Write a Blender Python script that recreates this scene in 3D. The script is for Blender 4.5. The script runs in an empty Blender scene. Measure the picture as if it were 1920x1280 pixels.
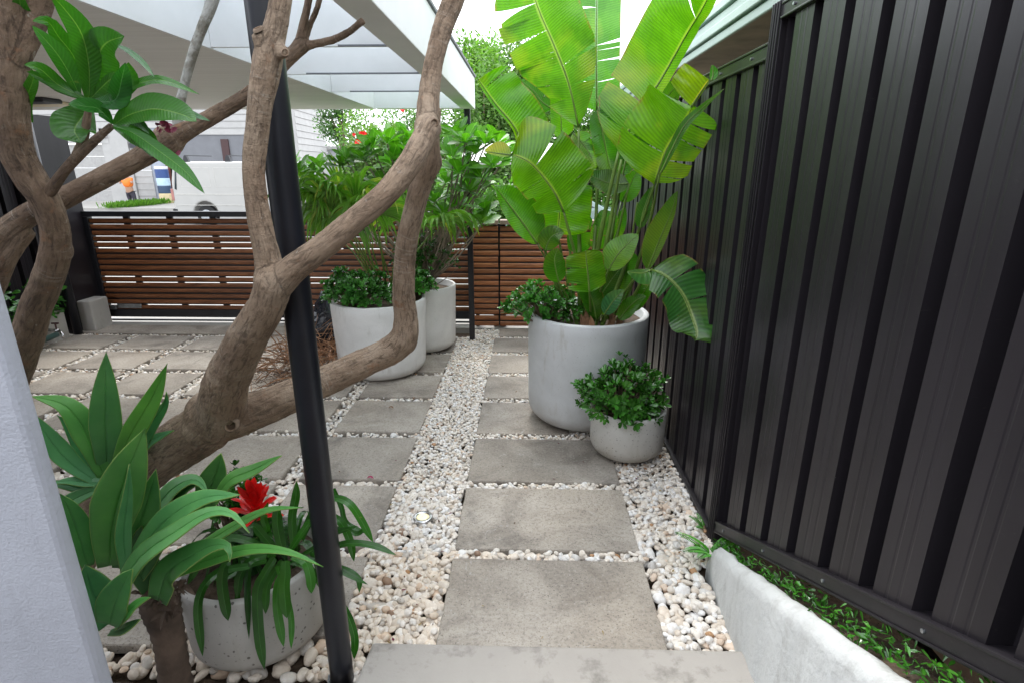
import bpy, bmesh, math, random
import numpy as np
from mathutils import Vector, Matrix, noise
R=random.Random(7); NR=np.random.RandomState(5)
rad=math.radians
scene=bpy.context.scene
# ------------------------------------------------------------------ camera, sky, sun
H=1.75; F=1042.; PITCH=rad(17.6); YAW=rad(1.57)
cd=bpy.data.cameras.new("camera"); cam=bpy.data.objects.new("camera",cd); scene.collection.objects.link(cam)
cam.location=(0,0,H); cam.rotation_euler=(rad(90)-PITCH,0,YAW)
cd.sensor_width=36; cd.lens=36*F/1920; cd.clip_start=.02; cd.clip_end=400
scene.camera=cam
SUN_EL,SUN_AZ=rad(52),rad(-12)     # azimuth measured from +Y towards +X
w=bpy.data.worlds.new("World"); scene.world=w; w.use_nodes=True
nt=w.node_tree; nt.nodes.clear()
def wn(t): return nt.nodes.new(t)
sky=wn('ShaderNodeTexSky'); sky.sky_type='NISHITA'; sky.sun_disc=False; sky.sun_elevation=SUN_EL; sky.sun_rotation=SUN_AZ
hs=wn('ShaderNodeHueSaturation'); hs.inputs['Saturation'].default_value=.22; nt.links.new(sky.outputs[0],hs.inputs['Color'])
nz=wn('ShaderNodeTexNoise'); nz.inputs['Scale'].default_value=2.2; nz.inputs['Detail'].default_value=6
tc=wn('ShaderNodeTexCoord'); nt.links.new(tc.outputs['Generated'],nz.inputs['Vector'])
cr=wn('ShaderNodeMapRange'); cr.inputs[1].default_value=.3; cr.inputs[2].default_value=.7; cr.inputs[3].default_value=.55; cr.inputs[4].default_value=.95
nt.links.new(nz.outputs['Fac'],cr.inputs[0])
mx=wn('ShaderNodeMix'); mx.data_type='RGBA'; nt.links.new(cr.outputs[0],mx.inputs['Factor'])
nt.links.new(hs.outputs[0],mx.inputs['A']); mx.inputs['B'].default_value=(10.5,11,11.8,1)
bg=wn('ShaderNodeBackground'); bg.inputs['Strength'].default_value=.14; nt.links.new(mx.outputs['Result'],bg.inputs['Color'])
wo=wn('ShaderNodeOutputWorld'); nt.links.new(bg.outputs[0],wo.inputs['Surface'])
sl=bpy.data.lights.new("sun",'SUN'); sl.energy=1.3; sl.angle=rad(22); sl.color=(1,.965,.91)
so=bpy.data.objects.new("sun",sl); scene.collection.objects.link(so)
sd=Vector((math.sin(SUN_AZ)*math.cos(SUN_EL),math.cos(SUN_AZ)*math.cos(SUN_EL),math.sin(SUN_EL)))
so.rotation_euler=sd.to_track_quat('Z','Y').to_euler()
scene.view_settings.view_transform='Standard'; scene.view_settings.look='None'; scene.view_settings.gamma=1
scene.view_settings.exposure=1.15
scene.cycles.max_bounces=8; scene.cycles.transparent_max_bounces=8

# ------------------------------------------------------------------ measuring helpers (real distances from the camera's stand point)
def ray(px,py):
    x=(px-960)/F; y=-(py-640)/F
    d=(x, math.cos(PITCH)+y*math.sin(PITCH), -math.sin(PITCH)+y*math.cos(PITCH))
    c,s=math.cos(YAW),math.sin(YAW)
    return Vector((d[0]*c-d[1]*s, d[0]*s+d[1]*c, d[2]))
def at(px,py,Y):
    d=ray(px,py); return Vector((0,0,H))+d*(Y/d.y)
def gr(px,py,z=0):
    d=ray(px,py); t=(z-H)/d.z; return Vector((d.x*t,d.y*t,z))
def depth(p): return p[1]*math.cos(PITCH)*math.cos(YAW)-(p[2]-H)*math.sin(PITCH)
# ------------------------------------------------------------------ object helpers
col=scene.collection
def tag(o,label=None,cat=None,group=None,kind=None):
    if label: o['label']=label
    if cat: o['category']=cat
    if group: o['group']=group
    if kind: o['kind']=kind
    return o
def thing(name,label,cat,loc=(0,0,0),group=None):
    o=bpy.data.objects.new(name,None); o.empty_display_size=.1; col.objects.link(o); o.location=loc
    return tag(o,label,cat,group)
def link(name,me,mat,parent=None):
    o=bpy.data.objects.new(name,me); col.objects.link(o)
    if mat and not me.materials: me.materials.append(mat)
    if parent:
        o.parent=parent
        a=parent; off=Vector((0,0,0))
        while a: off+=a.location; a=a.parent
        o.location=-off            # meshes are built in world coordinates
    return o
class MB:
    def __init__(s): s.v=[]; s.f=[]; s.uv=[]; s.c=[]; s.tint=(1,1,1)
    def add(s,vs,fs,uvs=None,tint=None):
        n=len(s.v); s.v+= [tuple(p) for p in vs]; s.f+=[tuple(i+n for i in f) for f in fs]
        s.uv+= uvs if uvs else [(0,0)]*len(vs); t=tint or s.tint; s.c+=[t]*len(vs)
    def box(s,a,b,rz=0,c=None,tint=None):
        x0,y0,z0=a; x1,y1,z1=b
        vs=[Vector(p) for p in ((x0,y0,z0),(x1,y0,z0),(x1,y1,z0),(x0,y1,z0),(x0,y0,z1),(x1,y0,z1),(x1,y1,z1),(x0,y1,z1))]
        if rz:
            c=Vector(c) if c else Vector(((x0+x1)/2,(y0+y1)/2,0)); m=Matrix.Rotation(rz,3,'Z'); vs=[m@(p-c)+c for p in vs]
        s.add(vs,[(0,3,2,1),(4,5,6,7),(0,1,5,4),(1,2,6,5),(2,3,7,6),(3,0,4,7)],tint=tint)
    def hexa(s,pts): # 8 pts: bottom 4, top 4
        s.add(pts,[(0,3,2,1),(4,5,6,7),(0,1,5,4),(1,2,6,5),(2,3,7,6),(3,0,4,7)])
    def tube(s,pts,rs,n=10,cap=True,tint=None,rough=0):
        pts=[Vector(p) for p in pts]; up=None; base=len(s.v); L=0; vs=[]; uvs=[]
        for i,p in enumerate(pts):
            t=(pts[min(i+1,len(pts)-1)]-pts[max(i-1,0)]).normalized()
            if up is None: up=t.orthogonal().normalized()
            up=(up-t*up.dot(t)).normalized(); bi=t.cross(up)
            if i: L+=(p-pts[i-1]).length
            for k in range(n):
                a=2*math.pi*k/n; r=rs[i] if hasattr(rs,'__len__') else rs
                if rough: r*=1+rough*(noise.noise(p*9+Vector((math.cos(a),math.sin(a),0)))) 
                vs.append(p+(up*math.cos(a)+bi*math.sin(a))*r); uvs.append((k/n,L))
        fs=[]
        for i in range(len(pts)-1):
            for k in range(n):
                k2=(k+1)%n; fs.append((i*n+k,i*n+k2,(i+1)*n+k2,(i+1)*n+k))
        if cap: fs.append(tuple(range(n-1,-1,-1))); fs.append(tuple((len(pts)-1)*n+k for k in range(n)))
        s.add(vs,fs,uvs,tint)
    def lathe(s,prof,c,n=64,tint=None,close=False):
        vs=[];fs=[];uvs=[]
        for j,(r,z) in enumerate(prof):
            for k in range(n):
                a=2*math.pi*k/n; vs.append((c[0]+r*math.cos(a),c[1]+r*math.sin(a),c[2]+z)); uvs.append((k/n,z))
        for j in range(len(prof)-1):
            for k in range(n):
                k2=(k+1)%n; fs.append((j*n+k,j*n+k2,(j+1)*n+k2,(j+1)*n+k))
        if prof[0][0]>1e-4: fs.append(tuple(range(n-1,-1,-1)))
        if prof[-1][0]>1e-4: fs.append(tuple((len(prof)-1)*n+k for k in range(n)))
        s.add(vs,fs,uvs,tint)
    def build(s,name,mat,parent=None,smooth=False,bevel=0,auto=None):
        me=bpy.data.meshes.new(name); me.from_pydata(s.v,[],s.f); me.update()
        uvl=me.uv_layers.new(name='UVMap')
        idx=np.empty(len(me.loops),dtype=np.int32); me.loops.foreach_get('vertex_index',idx)
        uvl.data.foreach_set('uv',np.array(s.uv,dtype=np.float32)[idx].ravel())
        ca=me.color_attributes.new('tint','FLOAT_COLOR','POINT')
        c=np.ones((len(s.v),4),dtype=np.float32); c[:,:3]=np.array(s.c,dtype=np.float32); ca.data.foreach_set('color',c.ravel())
        if smooth: me.shade_smooth()
        o=link(name,me,mat,parent)
        if bevel:
            b=o.modifiers.new('bevel','BEVEL'); b.width=bevel; b.segments=2; b.limit_method='ANGLE'; b.angle_limit=rad(40)
        return o
def cr_(P,n):   # catmull-rom through points (tuples of any length), n samples per span
    P=[np.array(p,float) for p in P]; P=[2*P[0]-P[1]]+P+[2*P[-1]-P[-2]]; out=[]
    for i in range(1,len(P)-2):
        for k in range(n):
            t=k/n; a,b,c,d=P[i-1:i+3]
            out.append(.5*((2*b)+(c-a)*t+(2*a-5*b+4*c-d)*t*t+(3*b-a-3*c+d)*t**3))
    out.append(P[-2]); return out
def resample(P,n):
    P=[np.array(p,float) for p in P]; d=[0]
    for a,b in zip(P,P[1:]): d.append(d[-1]+np.linalg.norm((b-a)[:3]))
    out=[]
    for i in range(n+1):
        s=d[-1]*i/n; k=min(max(np.searchsorted(d,s)-1,0),len(P)-2); t=(s-d[k])/max(d[k+1]-d[k],1e-9); out.append(P[k]*(1-t)+P[k+1]*t)
    return out
# ------------------------------------------------------------------ materials
class NT:
    def __init__(s,name):
        s.m=bpy.data.materials.new(name); s.m.use_nodes=True; s.t=s.m.node_tree; s.t.nodes.clear()
        s.out=s.n('ShaderNodeOutputMaterial'); s.b=s.n('ShaderNodeBsdfPrincipled'); s.l(s.b.outputs[0],s.out.inputs[0])
    def n(s,t,**k):
        x=s.t.nodes.new(t)
        for a,v in k.items(): setattr(x,a,v)
        return x
    def l(s,a,b): s.t.links.new(a,b)
    def obj(s): return s.n('ShaderNodeTexCoord').outputs['Object']
    def mapv(s,v,sc):
        m=s.n('ShaderNodeMapping'); m.inputs['Scale'].default_value=sc; s.l(v,m.inputs['Vector']); return m.outputs[0]
    def noise(s,v,sc,det=4,rough=.55,dist=0):
        x=s.n('ShaderNodeTexNoise'); x.inputs['Scale'].default_value=sc; x.inputs['Detail'].default_value=det; x.inputs['Roughness'].default_value=rough; x.inputs['Distortion'].default_value=dist
        if v is not None: s.l(v,x.inputs['Vector'])
        return x.outputs['Fac']
    def voro(s,v,sc,feat='F1'):
        x=s.n('ShaderNodeTexVoronoi',feature=feat); x.inputs['Scale'].default_value=sc; s.l(v,x.inputs['Vector']); return x.outputs['Distance']
    def ramp(s,f,stops):
        x=s.n('ShaderNodeValToRGB'); e=x.color_ramp.elements
        while len(e)<len(stops): e.new(.5)
        for q,(p,c) in zip(e,stops):
            q.position=p; q.color=(*c,1) if hasattr(c,'__len__') else (c,c,c,1)
        s.l(f,x.inputs[0]); return x.outputs[0]
    def mix(s,f,a,b,bt='MIX'):
        x=s.n('ShaderNodeMix',data_type='RGBA',blend_type=bt)
        for i,v in (('Factor',f),('A',a),('B',b)):
            if hasattr(v,'is_output'): s.l(v,x.inputs[i])
            elif hasattr(v,'__len__'): x.inputs[i].default_value=(*v,1)
            else:
                x.inputs[i].default_value=v if i=='Factor' else (v,v,v,1)
        return x.outputs['Result']
    def math(s,op,a,b=None):
        x=s.n('ShaderNodeMath',operation=op)
        for i,v in enumerate((a,b)):
            if v is None: continue
            if hasattr(v,'is_output'): s.l(v,x.inputs[i])
            else: x.inputs[i].default_value=v
        return x.outputs[0]
    def bump(s,h,st,dist=.01,prev=None):
        x=s.n('ShaderNodeBump'); x.inputs['Strength'].default_value=st; x.inputs['Distance'].default_value=dist; s.l(h,x.inputs['Height'])
        if prev: s.l(prev,x.inputs['Normal'])
        return x.outputs[0]
    def fin(s,c,rough=.6,nrm=None,**k):
        if hasattr(c,'is_output'): s.l(c,s.b.inputs['Base Color'])
        else: s.b.inputs['Base Color'].default_value=(*c,1)
        if hasattr(rough,'is_output'): s.l(rough,s.b.inputs['Roughness'])
        else: s.b.inputs['Roughness'].default_value=rough
        if nrm: s.l(nrm,s.b.inputs['Normal'])
        for a,v in k.items(): s.b.inputs[a.replace('_',' ')].default_value=v
        return s.m
def simple(name,c,rough=.6,var=.15,sc=6,bmp=.15,bsc=60,metal=0,bd=.002):
    s=NT(name); o=s.obj(); f=s.noise(o,sc,5)
    c2=s.ramp(f,[(.3,[x*(1-var) for x in c]),(.7,[min(x*(1+var),.95) for x in c])])
    return s.fin(c2,rough,s.bump(s.noise(o,bsc,3),bmp,bd),Metallic=metal)
def m_paver():
    s=NT('paver_concrete'); o=s.obj(); a=s.n('ShaderNodeObjectInfo').outputs['Random']
    v=s.n('ShaderNodeVectorMath',operation='ADD'); s.l(o,v.inputs[0])
    cmb=s.n('ShaderNodeCombineXYZ'); s.l(s.math('MULTIPLY',a,37.),cmb.inputs[0]); s.l(cmb.outputs[0],v.inputs[1]); p=v.outputs[0]
    c=s.ramp(s.noise(p,2.6,7,.62,.6),[(.32,(.20,.172,.145)),(.5,(.36,.32,.272)),(.68,(.47,.425,.37))])
    c=s.mix(s.ramp(s.noise(p,1.1,3),[(.45,0),(.75,.55)]),c,(.46,.39,.31))
    tone=s.ramp(a,[(0,.82),(1,1.14)]); c=s.mix(1,c,tone,'MULTIPLY')
    c=s.mix(s.ramp(s.noise(p,130,2,.6),[(.30,.55),(.42,0)]),c,(.10,.088,.075))
    pit=s.ramp(s.voro(p,62),[(.0,1),(.10,1),(.19,0)]); pm=s.ramp(s.noise(p,6,2),[(.40,0),(.56,1)]); pit=s.math('MULTIPLY',pit,pm)
    c=s.mix(s.math('MULTIPLY',pit,.85),c,(.06,.05,.042)); c=s.mix(s.ramp(s.noise(p,60,4,.75),[(.35,.5),(.5,0)]),c,(.13,.115,.10)); c=s.mix(s.ramp(s.noise(p,75,3,.7),[(.55,0),(.68,.45)]),c,(.50,.47,.43))
    c=s.mix(s.ramp(s.noise(p,5.5,6,.7,1.2),[(.66,0),(.72,.5)]),c,(.58,.57,.55))
    c=s.mix(s.ramp(s.noise(p,3.4,6,.7,.8),[(.30,.6),(.44,0)]),c,(.14,.125,.11)); c=s.mix(s.ramp(s.noise(p,14,5,.75,.5),[(.60,0),(.76,.3)]),c,(.60,.58,.54))
    b=s.bump(s.noise(p,180,3),.35,.002); b=s.bump(s.math('SUBTRACT',1.,pit),.6,.003,b)
    return s.fin(c,.8,b)
def m_leaf(name,c1,c2,edge=None,veins='side',vs=60,rough=.35,trans=.35,mid=(.3,.45,.12),yellow=0,coat=.0,vstr=.12,mw=.03):
    s=NT(name); uv=s.n('ShaderNodeTexCoord').outputs['UV']; sep=s.n('ShaderNodeSeparateXYZ'); s.l(uv,sep.inputs[0]); u,v=sep.outputs[0],sep.outputs[1]
    o=s.obj(); tin=s.n('ShaderNodeVertexColor',layer_name='tint').outputs['Color']
    c=s.ramp(s.noise(o,7,4),[(.3,c1),(.7,c2)])
    if yellow: c=s.mix(s.ramp(s.noise(o,2.3,3,.5,.5),[(.52,0),(.7,yellow)]),c,(.52,.5,.03))
    c=s.mix(1,c,tin,'MULTIPLY')
    au=s.math('ABSOLUTE',u)
    if yellow:
        c=s.mix(s.ramp(s.noise(o,4.5,5,.6,.8),[(.34,.45),(.48,0)]),c,s.mix(1,c,(.45,.55,.5),'MULTIPLY'))
        c=s.mix(s.math('MULTIPLY',s.ramp(au,[(.93,0),(1,1)]),s.ramp(s.noise(o,14,4,.6),[(.45,0),(.6,.9)])),c,(.30,.17,.05))
    # side veins sweep toward the tip, faintly uneven
    w_=s.n('ShaderNodeTexWave',wave_type='BANDS',bands_direction='Y'); w_.inputs['Scale'].default_value=vs; w_.inputs['Distortion'].default_value=.8; w_.inputs['Detail'].default_value=2; w_.inputs['Detail Scale'].default_value=3
    cmb=s.n('ShaderNodeCombineXYZ')
    if veins=='side': s.l(s.math('SUBTRACT',v,s.math('MULTIPLY',au,.07)),cmb.inputs[1])
    else: s.l(u,cmb.inputs[1])
    s.l(s.math('MULTIPLY',u,.3),cmb.inputs[0]); s.l(cmb.outputs[0],w_.inputs['Vector']); wf=w_.outputs['Fac']
    c=s.mix(s.math('MULTIPLY',wf,min(.8,vstr*3.2)),c,s.mix(.5,c,(.0,.02,.0)))
    c=s.mix(s.ramp(au,[(0,1),(mw,.8),(mw*1.8,0)]),c,s.mix(1,mid,tin,'MULTIPLY'))
    if edge: c=s.mix(s.ramp(au,[(.95,0),(.99,.7)]),c,edge)
    sp=s.ramp(s.noise(o,26,3,.6),[(.70,0),(.76,.35)]); c=s.mix(sp,c,(.35,.30,.08))
    b=s.bump(wf,.35*vstr*8,.0015); b=s.bump(s.noise(o,30,2),.15,.004,b)
    s.fin(c,rough,b); s.b.inputs['Coat Weight'].default_value=coat
    tr=s.n('ShaderNodeBsdfTranslucent'); s.l(s.mix(1,c,(1.25,1.6,.5),'MULTIPLY'),tr.inputs[0]); s.l(b,tr.inputs['Normal'])
    ms=s.n('ShaderNodeMixShader'); ms.inputs[0].default_value=trans; s.l(s.b.outputs[0],ms.inputs[1]); s.l(tr.outputs[0],ms.inputs[2]); s.l(ms.outputs[0],s.out.inputs[0])
    return s.m
def m_bark(name,c1,c2,c3,lichen=0):
    s=NT(name); at_=s.n('ShaderNodeAttribute',attribute_name='bark'); p=at_.outputs['Vector']; o=s.obj()
    c=s.ramp(s.noise(o,7,5,.6,.4),[(.3,c1),(.5,c2),(.72,c3)])
    st=s.noise(s.mapv(p,(75,75,16)),1,7,.72,1.1)      # long streaks
    rg=s.noise(s.mapv(p,(9,9,95)),1,4,.6,1.0)       # ring scars
    ringm=s.ramp(s.noise(o,5,2),[(.50,0),(.64,1)])
    c=s.mix(s.ramp(st,[(.36,.75),(.52,0)]),c,[x*.36 for x in c1])
    c=s.mix(s.ramp(st,[(.6,0),(.78,.5)]),c,(.52,.46,.38))
    c=s.mix(s.math('MULTIPLY',s.ramp(rg,[(.54,0),(.66,.38)]),ringm),c,(.58,.52,.44))
    c=s.mix(s.ramp(s.noise(o,16,4,.65),[(.62,0),(.72,.75)]),c,(.30,.15,.075))
    c=s.mix(s.ramp(s.noise(o,55,3,.6),[(.60,0),(.7,.35)]),c,(.1,.075,.05))
    c=s.mix(s.ramp(s.noise(o,38,4,.65),[(.66,0),(.73,.5)]),c,(.55,.52,.45))
    if lichen: c=s.mix(s.ramp(s.noise(o,20,4,.6),[(.42,0),(.56,lichen)]),c,(.62,.62,.58))
    b=s.bump(st,1.,.009); b=s.bump(rg,.45,.005,b); b=s.bump(s.noise(o,60,4,.65),.8,.008,b); b=s.bump(s.voro(s.mapv(p,(38,38,16)),1),.5,.008,b)
    return s.fin(c,.85,b)
def m_fence():
    s=NT('dark_painted_steel'); o=s.obj()
    f=s.noise(s.mapv(o,(6,6,.7)),1,5,.6); c=s.ramp(f,[(.3,(.0125,.0108,.0135)),(.7,(.021,.0182,.022))])
    c=s.mix(s.ramp(s.noise(s.mapv(o,(3,3,9)),9,4,.7,.4),[(.66,0),(.78,.25)]),c,(.16,.15,.14))
    c=s.mix(s.ramp(s.voro(o,11),[(.0,.6),(.022,0)]),c,(.4,.39,.37))
    ro=s.ramp(s.noise(s.mapv(o,(5,5,.6)),1.5,4),[(.3,.27),(.7,.40)])
    return s.fin(c,ro,s.bump(s.noise(s.mapv(o,(40,40,3)),1,3),.12,.003),Metallic=0.0,Specular_IOR_Level=.36)
def m_pebble():
    s=NT('white_pebble'); o=s.obj(); tin=s.n('ShaderNodeVertexColor',layer_name='tint').outputs['Color']
    c=s.mix(1,tin,s.ramp(s.noise(o,45,4,.6),[(.3,(.82,.78,.74)),(.6,(1,1,1))]),'MULTIPLY')
    c=s.mix(s.ramp(s.noise(o,70,3,.6,1.5),[(.62,0),(.72,.45)]),c,(.45,.33,.24))
    return s.fin(c,.6,s.bump(s.noise(o,120,3),.2,.002))
def m_wood():
    s=NT('oiled_timber'); o=s.obj(); v=s.mapv(o,(1.3,14,14)); tin=s.n('ShaderNodeVertexColor',layer_name='tint').outputs['Color']
    c=s.ramp(s.noise(v,3,6,.65,.7),[(.25,(.10,.034,.013)),(.55,(.29,.11,.043)),(.8,(.46,.21,.095))])
    c=s.mix(1,c,tin,'MULTIPLY')
    return s.fin(c,.42,s.bump(s.noise(v,8,4),.25,.002))
def m_plaster(name,c,sc=160,st=.3,stain=None,rough=.7,d=.003):
    s=NT(name); o=s.obj(); cc=s.ramp(s.noise(o,2.5,5,.6),[(.3,[x*.90 for x in c]),(.7,[min(x*1.06,.9) for x in c])])
    if stain: cc=s.mix(s.ramp(s.noise(s.mapv(o,(6,6,1.6)),1.6,6,.68),[(.52,0),(.72,stain[1])]),cc,stain[0])
    b=s.bump(s.noise(o,sc,3,.6),st,d); b=s.bump(s.noise(o,sc*.2,3),st*.5,d*2,b)
    return s.fin(cc,rough,b)
def m_pot(name,c,speck=0,dirt=.35,sc=45):
    s=NT(name); o=s.obj(); cc=s.ramp(s.noise(o,3,6,.6,.5),[(.3,[x*.86 for x in c]),(.7,[min(.9,x*1.06) for x in c])])
    z=s.n('ShaderNodeSeparateXYZ'); s.l(o,z.inputs[0])
    low=s.ramp(z.outputs[2],[(.0,1),(.24,0)]); cc=s.mix(s.math('MULTIPLY',s.math('MULTIPLY',low,s.noise(o,9,5,.65)),dirt*1.6),cc,(.22,.17,.11))
    cc=s.mix(s.ramp(s.noise(s.mapv(o,(9,9,2.2)),1.7,6,.7),[(.58,0),(.76,dirt)]),cc,(.36,.33,.27))
    if speck:
        pt=s.ramp(s.voro(o,sc),[(.0,1),(.18,1),(.24,0)]); pm=s.ramp(s.noise(o,22,3),[(.48,0),(.56,1)]); pt=s.math('MULTIPLY',pt,pm)
        pt2=s.ramp(s.noise(o,90,2),[(.66,0),(.7,1)])
        cc=s.mix(s.math('MULTIPLY',pt,speck),cc,(.10,.09,.075)); cc=s.mix(s.math('MULTIPLY',pt2,speck*.6),cc,(.14,.13,.11))
    return s.fin(cc,.62,s.bump(s.noise(o,60,4),.25,.003))
M={}
M['paver']=m_paver()
M['pebble']=m_pebble()
M['soil']=simple('dark_soil',(.085,.058,.038),.95,.5,14,.9,40,bd=.02)
M['fence']=m_fence()
M['pole']=simple('black_powder_coat',(.010,.011,.016),.38,.25,9,.06,200)
M['wood']=m_wood()
M['darkmetal']=simple('dark_gate_steel',(.016,.017,.022),.42,.2,9,.06,120)
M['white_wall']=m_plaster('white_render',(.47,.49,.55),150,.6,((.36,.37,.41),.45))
M['retain']=m_plaster('rough_painted_concrete',(.56,.57,.56),30,.7,((.30,.29,.27),.6),.75,.007)
M['canopy']=m_plaster('canopy_white_paint',(.88,.89,.88),60,.1)
M['soffit']=None
def m_soffit():
    s=NT('soffit_sheet'); o=s.obj(); f=s.noise(s.mapv(o,(1.2,22,1)),1.6,4)
    return s.fin(s.ramp(f,[(.3,(.78,.76,.73)),(.7,(.86,.84,.81))]),.6,s.bump(f,.2,.004))
M['soffit']=m_soffit()
M['boards']=m_plaster('weatherboard_paint',(.40,.395,.385),30,.1)
M['step']=m_plaster('worn_concrete',(.40,.37,.335),90,.5,((.16,.145,.125),.75),.8)
M['concrete']=m_plaster('driveway_concrete',(.36,.345,.32),80,.3,((.33,.31,.28),.4),.85)
M['asphalt']=simple('asphalt',(.16,.155,.15),.9,.2,3,.5,120)
M['pot_grey']=m_pot('pot_pale_grey',(.56,.57,.575),.2,.62,70)
M['pot_white']=m_pot('pot_white',(.76,.755,.74),.15,.42,70)
M['pot_small']=m_pot('pot_weathered',(.60,.59,.56),.7,.75,60)
M['pot_speck']=m_pot('pot_speckled',(.52,.50,.47),.9,.55,38)
M['bark']=m_bark('frangipani_bark',(.22,.145,.095),(.35,.25,.17),(.46,.355,.26))
M['bark_red']=m_bark('frangipani_bark_dark',(.14,.09,.058),(.235,.155,.10),(.33,.235,.16))
M['bark_pale']=m_bark('young_bark',(.24,.22,.18),(.32,.30,.25),(.40,.38,.33),.8)
M['shoot']=simple('green_shoot',(.13,.14,.09),.6,.3,20,.3,60)
M['strel']=m_leaf('paddle_leaf',(.082,.245,.008),(.145,.36,.011),None,'side',7,.28,.38,(.30,.42,.08),.5,.15,.16,.035)
M['strel_dark']=m_leaf('paddle_leaf_dark',(.028,.12,.02),(.045,.17,.028),None,'side',4.5,.28,.3,(.30,.38,.12),.15,.2,.2,.04)
M['petiole']=simple('leaf_stalk',(.12,.20,.035),.4,.3,6,.2,60)
M['plum']=m_leaf('frangipani_leaf',(.035,.15,.012),(.06,.21,.02),None,'side',10,.33,.35,(.16,.30,.06),.0,.1,.10,.03)
M['agave']=m_leaf('agave_leaf',(.10,.29,.09),(.19,.43,.14),(.42,.52,.14),'long',1.5,.46,.3,(.16,.40,.13),0,.1,.004,.01)
M['strap']=m_leaf('strap_leaf',(.02,.11,.012),(.045,.19,.02),None,'long',5,.22,.25,(.07,.24,.05),0,.3,.08,.05)
M['jade']=m_leaf('jade_leaf',(.03,.13,.02),(.07,.22,.035),None,'long',1,.2,.12,(.04,.15,.03),0,.35,.02,.02)
M['shrub']=m_leaf('shrub_leaf',(.065,.20,.018),(.14,.33,.03),None,'side',14,.38,.4,(.2,.4,.08),0,.05,.06,.05)
M['fan']=m_leaf('fan_palm_leaf',(.09,.25,.028),(.19,.38,.055),None,'long',3,.35,.4,(.3,.38,.14),0,.05,.1,.06)
M['hedge']=m_leaf('hedge_leaf',(.10,.22,.045),(.20,.34,.09),None,'side',14,.45,.4,(.2,.4,.08),0,0,.02,.05)
M['red']=simple('red_bract',(.72,.012,.010),.35,.3,20,.2,60)
M['stem']=simple('woody_stem',(.16,.115,.075),.8,.3,20,.5,60)
M['dry']=simple('dry_frond',(.26,.135,.070),.8,.55,12,.4,60)
M['husk']=simple('brown_husk',(.105,.072,.052),.85,.4,14,.7,60,bd=.005)
M['galv']=simple('galvanised_steel',(.42,.44,.46),.35,.2,25,.2,60,metal=.85)
M['black_plastic']=simple('black_plastic',(.016,.018,.024),.25,.3,8,.6,18,bd=.02)
M['glass']=simple('dark_glass',(.02,.03,.035),.06,.1,5,0,5)
M['rubber']=simple('rubber',(.015,.015,.015),.8)
M['van']=simple('van_white_paint',(.42,.415,.395),.25,.03,3,0,5)
M['green_metal']=simple('pale_green_roof_steel',(.30,.42,.36),.35,.12,3,.1,40)
M['timber_soffit']=simple('weathered_soffit',(.42,.37,.30),.8,.3,4,.3,40)
M['brick']=simple('tan_brickwork',(.42,.31,.22),.85,.25,8,.4,60)
M['grey_panel']=simple('grey_panel',(.16,.165,.18),.6,.1,2,.05,30)
M['dark_grey']=simple('dark_grey_paint',(.03,.03,.04),.5,.1,2,.05,30)
M['chrome']=simple('brushed_steel',(.6,.6,.6),.25,.1,20,.1,60,metal=1)
def flat(name,c,r=.5): return simple(name,c,r,.12,9,.1,60)

# ------------------------------------------------------------------ setting: ground sheets
mb=MB(); mb.add([(-120,-30,-.07),(120,-30,-.07),(120,12.5,-.07),(-120,12.5,-.07)],[(0,1,2,3)]); mb.add([(-120,12.5,-.07),(120,12.5,-.07),(120,13.05,-.3),(-120,13.05,-.3),(120,160,-.3),(-120,160,-.3)],[(0,1,2,3),(3,2,4,5)]); tag(mb.build('ground',M['soil']),kind='structure')
mb=MB(); mb.box((-30,6.02,-.2),(30,13.0,-.006)); tag(mb.build('footpath',M['concrete']),kind='structure')
mb=MB(); mb.box((-60,13.1,-.5),(60,23.5,-.245)); tag(mb.build('road',M['asphalt']),kind='structure')
mb=MB(); mb.box((-60,12.98,-.2),(60,13.1,.0)); mb.box((-60,23.5,-.3),(60,23.65,.02)); tag(mb.build('kerb',M['concrete'],bevel=.01),kind='structure')
mb=MB(); mb.box((-60,23.65,-.2),(60,60,.0)); tag(mb.build('pavement',M['concrete']),kind='structure')
mb=MB(); mb.box((-5.1,5.70,-.1),(-.86,6.02,-.002)); tag(mb.build('driveway_sill',M['paver']),kind='structure')
# landing at the top of the steps, under the viewer
mb=MB(); s0=[gr(665,1285,.06),gr(1475,1285,.06)]
mb.hexa([(-.62,1.0,-.1),(.95,1.0,-.1),(.90,1.635,-.1),(-.57,1.635,-.1),(-.62,1.0,.045),(.95,1.0,.045),(.90,1.635,.045),(-.57,1.635,.045)])
tag(mb.build('step',M['step'],bevel=.012),kind='structure')
mb=MB(); mb.box((-1.7,.9,-.1),(-.63,1.475,.005)); tag(mb.build('ledge',M['step'],bevel=.008),kind='structure')

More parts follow.
